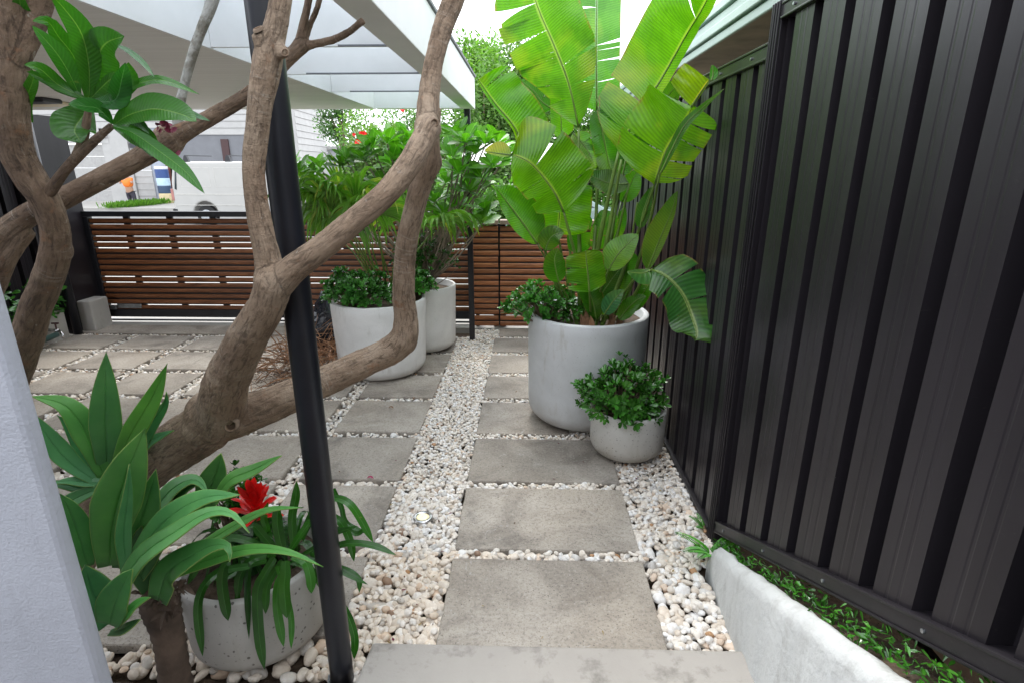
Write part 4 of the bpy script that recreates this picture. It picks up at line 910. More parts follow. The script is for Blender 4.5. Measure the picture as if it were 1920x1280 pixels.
# ------------------------------------------------------------------ small-leaved foliage masses
jl=np.array([(0,0,0),(.5,-.19,.05),(.82,-.21,.04),(1,0,0),(.82,.21,.04),(.5,.19,.05),(.5,0,-.04),(.85,0,-.03)],float)
jf=[(0,1,6),(0,6,5),(1,2,7,6),(6,7,4,5),(2,3,7),(7,3,4)]
juv=[(0,0),(-.9,.3),(-.8,.6),(0,1),(.8,.6),(.9,.3),(0,.3),(0,.6)]
class LM(MB):
    def lf(s,p,d,up,L,w_=1,tint=(1,1,1)):
        d=Vector(d).normalized(); sd=d.cross(Vector(up)); 
        if sd.length<1e-3: sd=d.orthogonal()
        sd.normalize(); n=sd.cross(d)
        s.add([Vector(p)+d*(a*L)+sd*(b*L*w_)+n*(c*L) for a,b,c in jl],jf,juv,tint)
def rosette(mb,p,ax,L,n=7,w_=1,tint=(1,1,1),spread=.9,rr=R):
    ax=Vector(ax).normalized(); a=ax.orthogonal().normalized(); b=ax.cross(a); ph=rr.uniform(0,6)
    for k in range(n):
        t=ph+k*2.4; sp_=spread*(.55+.6*k/n); d=(a*math.cos(t)+b*math.sin(t))*sp_+ax*(1.15-sp_*.6)
        q=rr.uniform(.8,1.2); mb.lf(Vector(p),d,ax,L*rr.uniform(.75,1.1),w_,tuple(c*q for c in tint))
def bush(name,label,cat,c,rx,ry,rz,nros,L,mat,parent_stem,flat_=.0,w_=1,tint=(1,1,1),n=7,group=None,low=-.35,shell=.45,seed=1,top=None):
    rr=random.Random(seed); t=thing(name,label,cat,(c[0],c[1],c[2]-rz*.5),group); mb=LM(); sm=MB(); foot=Vector((c[0],c[1],c[2]-rz*.6 if top is None else top))
    for i in range(nros):
        while True:
            d=Vector((rr.gauss(0,1),rr.gauss(0,1),rr.gauss(0,1))).normalized()
            if d.z>low: break
        q=(shell+(1-shell)*rr.random()**.6)*(.80+.36*noise.noise(d*2.6+Vector((seed,0,0))))*(1.13 if rr.random()<.05 else 1)
        p=Vector((c[0]+d.x*rx*q,c[1]+d.y*ry*q,c[2]+d.z*rz*q)); tt=rr.uniform(.65,1.25)
        rosette(mb,p,(d+Vector((0,0,.5))).normalized(),L*rr.uniform(.7,1.2),n,w_,tuple(x*tt for x in tint),rr=rr)
        if i%3==0:
            m_=foot.lerp(p,.5)+Vector((rr.uniform(-.03,.03),rr.uniform(-.03,.03),rr.uniform(-.01,.03)))
            sm.tube([foot+Vector((rr.uniform(-.04,.04),rr.uniform(-.04,.04),0)),m_,p],[.006*(L/.03)**.5,.004,.0022],6)
    mb.build('foliage',mat,t,smooth=True); sm.build('stems',M['stem'],t,smooth=True); return t
bush('jade_plant','rounded jade plant overflowing the small weathered pot','plant',(.60,3.18,.39),.33,.28,.22,360,.050,M['jade'],None,n=6,low=-.45,seed=2,top=.22,tint=(1.15,1.2,.9))
bush('jade_plant','jade plant spilling over the left rim of the big grey planter','plant',(.12,3.66,.83),.29,.24,.18,250,.046,M['jade'],None,n=7,seed=3,top=.68,tint=(1.3,1.35,1.1))
bush('jade_plant','jade plant drooping over the rim of the front white planter','plant',(-1.43,4.50,.74),.36,.28,.21,300,.052,M['jade'],None,n=7,seed=4,top=.56,tint=(1.2,1.2,1.2))
bush('jade_plant','jade plant between the bent limb and the rear white planter','plant',(-.98,4.80,.74),.20,.2,.16,150,.05,M['jade'],None,n=7,seed=5,top=.56,tint=(1.3,1.4,1.1))
bush('box_shrub','dense dark green shrub filling the rear white planter','shrub',(-1.02,5.36,.90),.35,.30,.34,420,.034,M['jade'],None,n=7,seed=6,top=.56,tint=(.8,.8,.7))
bush('jade_plant','small dark leafy succulent behind the red flower','plant',tuple(at(440,935,1.80)),.15,.12,.13,110,.03,M['jade'],None,n=7,seed=7,top=.3,tint=(1,1.05,.9))
# red bromeliad
c=at(478,975,1.68); br=thing('red_bromeliad','bright red flowering bromeliad between the agave and the strap leaved plant','flower',tuple(c))
mb=MB()
for k in range(26):
    a=k*2.4; el=.25+1.2*(k/26); L=.105-.02*k/26; b=at(478+R.uniform(-4,4),975-42*(k/26),1.66); d=Vector((math.cos(a)*math.cos(el),math.sin(a)*math.cos(el),math.sin(el)))
    leaf(mb,[b,b+d*L*.55+Vector((0,0,.006)),b+d*L+Vector((0,0,-.004))],.013,.013,(0,0,1) if el<1 else (0,-1,0),7,1,.3,0,0,(1,1,1),prof=strapprof)
mb.build('bracts',M['red'],br,smooth=True)
mb=MB()
for k in range(14):
    a=k*2.4; b=at(480,1005,1.68); d=Vector((math.cos(a),math.sin(a),.6)).normalized(); L=.13
    leaf(mb,[b,b+d*L*.6,b+d*L+Vector((0,0,-.03))],.014,.014,(0,0,1),8,1,.3,0,0,(.5,.5,.5),prof=strapprof)
mb.tube([at(480,1030,1.68),at(478,960,1.68)],.008,8); mb.build('leaves',M['strap'],br,smooth=True)

# ------------------------------------------------------------------ fan palm and frangipani shrub behind the white planters
def strip(mb,p,d,up,L,w_,drop,tint,n=7,fold=.5,th0=0):
    P=[]; v=Vector(d).normalized(); q=Vector(p)
    for i in range(n+1):
        P.append(q.copy()); v=(v+Vector((0,0,-drop*(i/n)**1.3))).normalized(); q=q+v*(L/n)
    leaf(mb,P,w_,w_,up,n,1,fold,0,0,tint,prof=lambda t:(1-.25*(1-min(1,t*3))) if t<.5 else max(.04,1-((t-.5)/.5)**1.5))
fp=thing('fan_palm','fan palm with drooping pleated fronds behind the front white planter','palm',(-1.3,4.9,.6))
fans=[((622,418),4.35,(-.15,-.35,1),.46,30,1.15),((668,400),4.42,(.1,-.4,.9),.44,28,1.15),((628,395),4.45,(-.35,-.5,.75),.50,30,.95),((705,415),4.35,(.25,-.6,.55),.46,28,.95),((590,385),4.5,(-.8,-.4,.5),.42,26,.9),((825,430),4.8,(.6,-.5,.4),.44,28,.9),((600,420),5.0,(-.8,-.2,.3),.36,22,.5),((760,420),4.9,(0.1,-.4,.5),.36,20,.5),((640,380),5.1,(-.2,-.2,.9),.40,20,.4)]
for i,((x,y),Y,ax,L,n,dr) in enumerate(fans):
    hub=at(x,y,Y)+Vector((0,0,.05)); ax=Vector(ax).normalized(); sd=ax.cross(Vector((0,0,1))).normalized(); nn=sd.cross(ax); mb=MB()
    for k in range(n):
        a=(k/(n-1)-.5)*math.radians(230); d=ax*math.cos(a)+sd*math.sin(a)+nn*.15
        t=R.uniform(.8,1.25); tt=(t,t,t*.8) if R.random()>.12 else (t*2.4,t*1.4,t*1.2)
        strip(mb,hub,d,nn,L*R.uniform(.85,1.1),.020,R.uniform(dr*.5,dr*1.1),tt,n=9,fold=.8)
    o=mb.build('frond',M['fan'],fp,smooth=False)
    mb=MB(); foot=Vector((-1.25,4.85,.55)); mb.tube([foot,foot.lerp(hub,.5)+Vector((0,0,.08)),hub],[.009,.007,.006],8); mb.build('frond_stalk',M['petiole'],fp,smooth=True)
mb=MB()
for k in range(9):
    b=Vector((-1.25+R.uniform(-.1,.1),4.85,.6)); x=R.uniform(600,700)
    if k<3: tipp=[at(622,245,5.0),at(650,262,5.0),at(590,330,5.0)][k]; mb.tube([b,b.lerp(tipp,.5),tipp],[.009,.007,.002],6)
mb.build('spear',M['petiole'],fp,smooth=True)
fs_=thing('frangipani_shrub','bushy frangipani with glossy leaf rosettes rising from the rear white planter','shrub',(-1.0,5.4,.6))
ros=[(600,316),(648,300),(682,300),(700,278),(726,270),(745,285),(765,262),(572,332),(735,310),(850,295),(872,268),(900,262),(935,275),(925,315),(835,345),(880,360),(905,335),(815,380),(860,325),(720,345),(850,255),(893,290),(910,395),(905,420),(775,300),(945,300),(560,325),(830,400),(870,395),(790,345)]
tw=MB(); lm=LM(); rr=random.Random(11); foot=Vector((-1.02,5.4,.6))
lp=np.array([(0,0,0),(.3,-.12,.03),(.62,-.27,.02),(.86,-.19,-.03),(1,0,-.10),(.86,.19,-.03),(.62,.27,.02),(.3,.12,.03),(.3,0,-.01),(.62,0,-.03),(.86,0,-.06)],float)
lfc=[(0,1,8),(0,8,7),(1,2,9,8),(8,9,6,7),(2,3,10,9),(9,10,5,6),(3,4,10),(10,4,5)]; luv=[(0,0),(-.9,.3),(-1,.6),(-.9,.85),(0,1),(.9,.85),(1,.6),(.9,.3),(0,.3),(0,.6),(0,.85)]
def bigleaf(mb,p,d,up,L,tint):
    d=Vector(d).normalized(); sd=d.cross(Vector(up))
    if sd.length<1e-3: sd=d.orthogonal()
    sd.normalize(); n=sd.cross(d); mb.add([Vector(p)+d*(a*L)+sd*(b*L)+n*(c*L) for a,b,c in lp],lfc,luv,tint)
for i,(x,y) in enumerate(ros):
    for rep in range(2):
        Y=5.2+rr.uniform(-.35,.45); p=at(x+rr.uniform(-14,14)*rep,y+rr.uniform(-10,14)*rep,Y); ax=Vector((rr.uniform(-.4,.4),rr.uniform(-.6,.1),1)).normalized(); a=ax.orthogonal().normalized(); b=ax.cross(a); ph=rr.uniform(0,6)
        nl=rr.randint(7,10); q=rr.uniform(.8,1.5)
        for k in range(nl):
            t=ph+k*2.4; s_=.5+.8*k/nl; d=(a*math.cos(t)+b*math.sin(t))*s_+ax*(1.0-s_*.5); u=rr.uniform(.8,1.2)*q; bigleaf(lm,p,d,ax,rr.uniform(.13,.21),(u,u*1.05,u*.9))
        m_=foot.lerp(p,.45)+Vector((rr.uniform(-.12,.12),rr.uniform(-.1,.1),rr.uniform(-.05,.1)))
        tw.tube([Vector(v) for v in cr_([tuple(foot),tuple(m_),tuple(p)],4)],[.011,.011,.010,.009,.008,.007,.007,.006,.006],7)
lm.build('foliage',M['shrub'],fs_,smooth=True); tw.build('branches',simple('grey_branch',(.27,.22,.17),.8,.3,20,.4,60),fs_,smooth=True)

# dead frond heap and black bag
c0=gr(585,735); hp=tag(None or bpy.data.objects.new('dry_frond_heap',None),'heap of dry brown palm fronds on the pavers beside the front white planter','garden waste'); col.objects.link(hp); hp.location=(-1.85,4.6,0)
mb=MB(); rr=random.Random(4)
for k in range(420):
    c=Vector((-1.95+rr.gauss(0,.20),4.65+rr.gauss(0,.28),abs(rr.gauss(0,.14)))); c.x=min(c.x,-1.72); d=Vector((rr.gauss(0,1),rr.gauss(0,.8),rr.gauss(0,.45))).normalized()*rr.uniform(.12,.4); m_=c+d*.5+Vector((0,0,rr.uniform(0,.05)))
    e=c+d; e.z=max(e.z,.01); e.x=min(e.x,-1.66); t=rr.uniform(.35,1.3)
    if rr.random()<.6: mb.tube([c,m_,e],[.003,.0025,.001],4,cap=False)
    else: leaf(mb,[c,m_,e],.006,.006,(rr.uniform(-1,1),-1,.5),4,1,.3,0,0,(1,1,1))
mb.build('fronds',M['dry'],hp)
mb=MB()
for k in range(160):
    c=Vector((-2.05+rr.gauss(0,.16),4.4+rr.gauss(0,.22),.01+abs(rr.gauss(0,.1)))); d=Vector((rr.gauss(-.3,1),rr.gauss(-.4,.8),rr.gauss(0,.3))).normalized()*rr.uniform(.08,.3); e=c+d; e.z=max(.008,e.z); mb.tube([c,(c+e)/2+Vector((0,0,.02)),e],[.0022,.002,.001],4,cap=False)
mb.build('twigs',M['husk'],hp)
mb=MB(); bm=bmesh.new(); bmesh.ops.create_icosphere(bm,subdivisions=4,radius=1); cb=Vector((-1.93,5.25,.22))
vs=[]
for v in bm.verts:
    n=v.co; q=1+.28*noise.noise(n*2.3)+.14*abs(noise.noise(n*6))*1.5; p=Vector((n.x*.23*q,n.y*.2*q,n.z*.24*q))+cb; p.z=max(.0,p.z)
    if n.z>.75: p.z+=.12*(n.z-.75)*4*(.5+noise.noise(n*9))
    vs.append(p)
mb.add(vs,[tuple(v.index for v in f.verts) for f in bm.faces]); bm.free(); o=mb.build('rubbish_bag',M['black_plastic'],smooth=True); tag(o,'crumpled black plastic bag behind the dry fronds','bag')

# ------------------------------------------------------------------ low plants on the ground
gc=LM(); rr=random.Random(9)
def fern(name,label,c,n,L,lean,parent=None,sd=0,tint=(1.6,1.9,.9)):
    t=thing(name,label,'fern',tuple(c)); rr=random.Random(sd); 
    for k in range(n):
        a=rr.uniform(0,6.28); d=(Vector((math.cos(a),math.sin(a),0))*.7+Vector(lean)).normalized(); P=[Vector(c)]; v=(d+Vector((0,0,1.1))).normalized(); Lk=L*rr.uniform(.6,1.1)
        for i in range(9): P.append(P[-1]+v*Lk/9); v=(v+d*.10+Vector((0,0,-.10))).normalized()
        mb=LM(); mb.tube(P,[.0018]*10,5)
        for i in range(26):
            t_=.12+.88*i/26; s=t_*9; j=min(int(s),8); p=P[j].lerp(P[j+1],s-j); tg=(P[j+1]-P[j]).normalized(); sd_=tg.cross(Vector((0,0,1))).normalized(); l=.030*(1-t_)**.5*L/.22+.004
            for q in (-1,1): mb.lf(p,sd_*q+tg*.35,Vector((0,0,1)),l,.55,tint)
        mb.build('frond',M['jade'],t)
fern('fern','bright green sword fern growing from the pebbles at the end of the white wall',(.875,2.19,.0),7,.27,(-.25,-.05,.3),sd=2)
fern('fern','tiny pale fern sprig under the fence post',(.90,2.42,.0),3,.10,(-.2,0,.2),sd=3)
gx=thing('fence_weeds','strip of low weeds growing between the white wall and the fence','weeds',(.9,1.5,.2)) if 0 else None
for k in range(900):
    y=rr.uniform(.55,2.2); x=.885+rr.uniform(-.02,.045); z=zbn(y)-.075+rr.uniform(-.05,.045); t=rr.uniform(.4,1.7)
    gc.lf((x,y,z),(rr.gauss(-.4,.6),rr.gauss(0,.8),rr.uniform(0,.9)),(rr.gauss(0,.4),rr.gauss(0,.4),1),rr.uniform(.014,.034),rr.choice((.4,.7,1.0)),(t*.9,t*1.0,t*.6))
o=gc.build('weeds',M['jade']); tag(o,'strip of low green weeds squeezed between the white wall and the steel fence','weeds',kind='stuff')
# soil behind the wall
mb=MB(); vs=[];n=20
for i in range(n+1):
    y=.3+1.9*i/n; vs+= [(.86,y,zbn(y)-.12),(1.02,y,zbn(y)-.11)]
mb.add(vs,[(2*i,2*i+1,2*i+3,2*i+2) for i in range(n)]); tag(mb.build('garden_soil',M['soil']),kind='structure')
# creeping plant at left
def creeper():
    lm=LM(); rr=random.Random(21)
    for k in range(1300):
        y=rr.uniform(2.8,5.6); z=.26+abs(rr.gauss(0,.32))*(1.3 if y<5.05 else .5); x=-4.97+rr.uniform(-.07,.10); t=rr.uniform(.5,1.5)
        lm.lf((x,y,z),(rr.gauss(.4,.6),rr.gauss(0,.8),rr.gauss(0,.5)),(1,rr.gauss(0,.5),.6),rr.uniform(.05,.10),.95,(t,t*1.05,t))
    t=thing('creeper','leafy green creeper growing on the planter wall against the black side fence','plant',(-5.1,4,.3)); lm.build('foliage',M['jade'],t,smooth=True)
    mb=MB()
    for k in range(14):
        y=rr.uniform(2.8,5.3); p=Vector((-4.98,y,.3)); q=p+Vector((rr.uniform(-.02,.1),rr.uniform(-.4,.4),rr.uniform(.3,1.1))); mb.tube([p,p.lerp(q,.5)+Vector((.04,0,0)),q],[.005,.004,.002],5)
    mb.build('stems',M['stem'],t)
creeper()
lt_=LM(); rr=random.Random(77)
for k in range(260):
    u=rr.random()
    if u<.4: x,y=rr.uniform(-.72,-.36),rr.uniform(1.65,3.0)
    elif u<.7: x,y=rr.uniform(.6,.9),rr.uniform(2.1,3.4)
    else: x,y=rr.uniform(-2.2,.8),rr.uniform(1.7,5.5)
    q=rr.choice(((.16,.08,.04),(.24,.13,.05),(.10,.05,.03),(.30,.22,.08),(.14,.02,.04)))
    lt_.lf((x,y,rr.uniform(.004,.012)),(rr.gauss(0,1),rr.gauss(0,1),rr.gauss(0,.15)),(rr.gauss(0,.3),rr.gauss(0,.3),1),rr.uniform(.006,.024),rr.uniform(.5,1.1),q)
z=NT('litter'); o=lt_.build('leaf_litter',z.fin(z.n('ShaderNodeVertexColor',layer_name='tint').outputs['Color'],.85)); tag(o,'small brown leaf crumbs and twigs scattered over the pebbles and pavers','leaf litter',kind='stuff')
# fallen leaves / petals on the ground
for (x,y,cn_,lb) in ((733,765,(.20,.10,.04),'curled brown dead leaf lying on the pale paver behind the pole'),(1395,1222,(.5,.42,.05),'yellow fallen leaf on the pebbles beside the white wall'),(694,897,(.30,.02,.08),'maroon petal on the pebbles behind the bromeliad')):
    p=gr(x,y,.006); mb=MB(); leaf(mb,[p+Vector((-.02,0,.002)),p+Vector((0,.004,.010)),p+Vector((.022,-.003,.003))],.010,.010,(0,0,1),8,2,.4,.2,0,(1,1,1)); tag(mb.build('fallen_leaf',flat('leaf_litter',cn_),smooth=True),lb,'fallen leaf')

# ------------------------------------------------------------------ neighbour's roof above the fence
nb=thing('neighbour_house','neighbouring house with a pale green steel roof edge showing over the fence','house',(2.2,3,0))
mb=MB(); mb.box((1.55,-1,0),(6,7.5,2.62)); mb.build('wall',M['brick'],nb)
mb=MB(); mb.box((1.16,-1,2.455),(1.548,7.6,2.49)); mb.build('eave_soffit',M['timber_soffit'],nb)
mb=MB(); mb.box((1.53,-1,2.36),(1.546,7.5,2.44)); mb.build('trim',flat('cream_trim',(.62,.58,.5)),nb)
mb=MB()
for k in range(4): 
    mb.box((1.135-.02*(k%2),-1,2.45+k*.055),(1.158,7.65,2.50+k*.055))
mb.build('gutter',M['green_metal'],nb,bevel=.006)
mb=MB(); mb.hexa([(1.15,-1,2.67),(6,-1,3.9),(6,7.6,3.9),(1.15,7.6,2.67),(1.15,-1,2.69),(6,-1,3.92),(6,7.6,3.92),(1.15,7.6,2.69)]); mb.build('roof',M['green_metal'],nb)

# ------------------------------------------------------------------ house across the street
hs_=thing('weatherboard_house','large white weatherboard house with a pale garage door across the street','house',(-16,28,0))
HY=27.5
def boards(mb,a,b,z0,z1,p=.30,proud=.03):
    a=Vector(a);b=Vector(b); d=(b-a).normalized(); n=Vector((d.y,-d.x,0)); z=z0
    while z<z1-.01:
        t=min(z+p,z1)
        mb.hexa([a+n*proud+Vector((0,0,z)),b+n*proud+Vector((0,0,z)),b-n*.2+Vector((0,0,z)),a-n*.2+Vector((0,0,z)),a+n*.004+Vector((0,0,t-.012)),b+n*.004+Vector((0,0,t-.012)),b-n*.2+Vector((0,0,t-.012)),a-n*.2+Vector((0,0,t-.012))]); z=t
def X(px,py,Y): return at(px,py,Y).x
xg0,xg1=X(60,330,HY),X(205,330,HY)
mb=MB(); boards(mb,(-34,HY,0),(xg0-.3,HY,0),0,6.2); boards(mb,(xg0-.3,HY,0),(xg1+.3,HY,0),3.4,6.2)
boards(mb,(X(258,350,HY),HY,0),(X(290,350,HY),HY,0),0,3.4)
boards(mb,(X(205,330,HY)+.3,HY,0),(X(330,300,HY),HY,0),3.4,6.2)
xe=X(556,260,HY); boards(mb,(X(330,300,HY),HY,0),(xe,HY,0),3.1,6.2); boards(mb,(X(330,300,HY),HY,0),(xe,HY,0),0,1.9) ; boards(mb,(X(500,300,HY),HY,0),(xe,HY,0),1.9,3.1)
mb.build('wall',M['boards'],hs_)
x2=X(612,260,33.0); mb=MB(); boards(mb,(xe+.02,HY,0),(x2,33.0,0),0,5.4); mb.build('side_wall',M['boards'],hs_)
mb=MB(); mb.box((xe-.12,HY-.05,0),(xe+.02,HY+.1,6.2)); mb.build('corner_board',M['boards'],hs_)
mb=MB(); mb.box((x2,33,0),(x2+.9,36,2.55)); mb.box((x2+.9,33.4,0),(x2+2.2,36,2.5)); mb.build('annex',flat('annex_grey',(.42,.43,.46)),hs_)
mb=MB(); mb.box((x2-.1,32.8,2.56),(x2+2.6,36,2.75)); mb.box((-34,HY-.3,6.21),(xe+.3,HY+3,6.5)); mb.build('roof_edge',M['boards'],hs_)
mb=MB(); mb.box((X(330,300,HY),HY+.02,1.9),(X(500,300,HY),HY+.25,3.1)); mb.build('garage_opening',M['grey_panel'],hs_)
mb=MB(); mb.box((X(424,290,HY)-.15,HY-.06,1.9),(X(424,290,HY)+.2,HY+.018,2.9)); mb.build('opening_post',flat('dark_maroon_paint',(.05,.02,.02)),hs_)
gd=MB()
for k in range(5): gd.box((xg0,HY+.05,.02+k*.53),(xg1,HY+.12,.54+k*.53))
gd.build('garage_door',flat('garage_door_paint',(.34,.335,.325)),hs_,bevel=.01)
mb=MB(); mb.box((xg0-.4,HY-.12,2.72),(xg1+.4,HY+.1,2.95)); mb.box((xg0-.4,HY-.2,2.97),(xg1+.4,HY+.1,3.1)); mb.box((xg0-.4,HY-.1,3.12),(xg1+.4,HY+.1,3.4)); mb.box((xg1+.02,HY-.1,0),(X(258,350,HY)-.02,HY+.2,3.38)); mb.build('door_surround',M['boards'],hs_)
for (x,y) in ((249,273),(538,275),):
    mb=MB(); p=at(x,y,HY-.1); mb.box((p.x-.15,HY-.12,p.z-.12),(p.x+.15,HY-.035,p.z+.12)); mb.build('wall_lamp',M['dark_grey'],hs_,bevel=.01)
p=at(583,277,30.2); mb=MB(); mb.box((p.x-.12,p.y-.15,p.z-.16),(p.x+.12,p.y-.0,p.z+.16),.9); mb.build('wall_lamp',M['dark_grey'],hs_,bevel=.01)
dx0,dx1=X(290,350,HY),X(318,350,HY)
mb=MB(); mb.box((dx0,HY+.04,0),(dx1,HY+.3,3.4)); mb.build('doorway',flat('doorway_grey',(.33,.36,.42)),hs_)
mb=MB(); mb.box((dx1,HY-.04,0),(dx1+.3,HY+.02,3.2),0); mb.box((X(330,350,HY)-.1,HY-.04,0),(X(330,350,HY)+.0,HY+.02,3.2)); mb.build('door_leaf',flat('door_redbrown',(.16,.05,.035)),hs_)
# drum with blue and white bands
p=gr(305,384); p.y=HY-.5; p.x=X(308,350,p.y); dm=thing('drum','tall blue and white striped drum in the doorway across the street','drum',(p.x,p.y,0))
for k,(a,b,cc) in enumerate(((.0,.45,(.62,.5,.3)),(.45,.8,(.03,.06,.12)),(.8,1.15,(.45,.6,.7)),(1.15,1.55,(.03,.07,.22)),(1.55,1.68,(.7,.72,.75)))):
    mb=MB(); mb.lathe([(.27,a),(.285,a+.03),(.285,b-.03),(.27,b)],(p.x,p.y,0),24); mb.build('band',flat('drum_paint',cc),dm,smooth=False)
# worker bending down
def skin_fig(name,parent,joints,edges,mat):
    me=bpy.data.meshes.new(name); me.from_pydata([j[:3] for j in joints],edges,[]); o=link(name,me,mat,parent)
    m=o.modifiers.new('skin','SKIN'); 
    for i,j in enumerate(joints): me.skin_vertices[0].data[i].radius=(j[3],j[3]*(j[4] if len(j)>4 else 1))
    me.skin_vertices[0].data[0].use_root=True; o.modifiers.new('sub','SUBSURF').levels=2; o.modifiers['sub'].render_levels=2
    return o
p=gr(246,379); p.y=26.6; p.x=at(246,370,26.6).x; p.z=.0; pe=thing('person','person in an orange top and dark trousers stooping on the far pavement','person',tuple(p))
B=lambda x,y,z,r,k=1:(p.x+x,p.y+y,z,r,k)
sk=flat('skin_tone',(.42,.25,.17)); 
skin_fig('body',pe,[B(0,0,.62,.15),B(.02,-.06,.92,.16),B(.0,-.12,1.22,.10),B(0,-.18,1.36,.09),B(.13,.0,.36,.09),B(.15,.02,.08,.05),B(-.12,.02,.36,.09),B(-.10,.05,.08,.05),B(.20,-.1,1.15,.06),B(.30,-.2,.92,.045),B(-.20,-.1,1.15,.06),B(-.28,-.2,.9,.045),B(.17,-.1,.04,.045),B(-.08,-.08,.04,.045)],[(0,1),(1,2),(2,3),(0,4),(4,5),(0,6),(6,7),(2,8),(8,9),(2,10),(10,11),(5,12),(7,13)],sk)
mb=MB(); bm=bmesh.new(); bmesh.ops.create_icosphere(bm,subdivisions=3,radius=.105); mb.add([v.co+Vector((p.x,p.y-.2,1.47)) for v in bm.verts],[tuple(v.index for v in f.verts) for f in bm.faces]); bm.free(); mb.build('hair',flat('dark_hair',(.03,.02,.015)),pe,smooth=True)
skin_fig('shirt',pe,[B(0,0,.72,.21),B(.02,-.06,.95,.24),B(0,-.12,1.24,.16),B(.22,-.1,1.12,.10),B(.28,-.16,1.0,.08),B(-.22,-.1,1.12,.10),B(-.27,-.16,1.0,.08)],[(0,1),(1,2),(2,3),(3,4),(2,5),(5,6)],flat('hi_vis_orange',(.85,.20,.02)))
skin_fig('trousers',pe,[B(0,0,.66,.17),B(.13,.0,.36,.11),B(.15,.02,.10,.08),B(-.12,.02,.36,.11),B(-.10,.05,.10,.08)],[(0,1),(1,2),(0,3),(3,4)],flat('dark_trousers',(.03,.025,.04)))
# grass tuft strip
gm=LM(); rr=random.Random(5); a=gr(222,390);b=gr(292,384)
for k in range(1400):
    t=rr.random(); x=a.x+(b.x-a.x)*t+rr.gauss(0,.2); y=a.y+(b.y-a.y)*t+rr.uniform(-.9,1.0); gm.lf((x,y,0),(rr.gauss(0,.5),rr.gauss(0,.5),1),(0,-1,0),rr.uniform(.12,.32),.35,(.7,.8,.4))
o=gm.build('grass',M['hedge']); tag(o,'small clump of bright green grass on the far kerb','grass',kind='stuff')

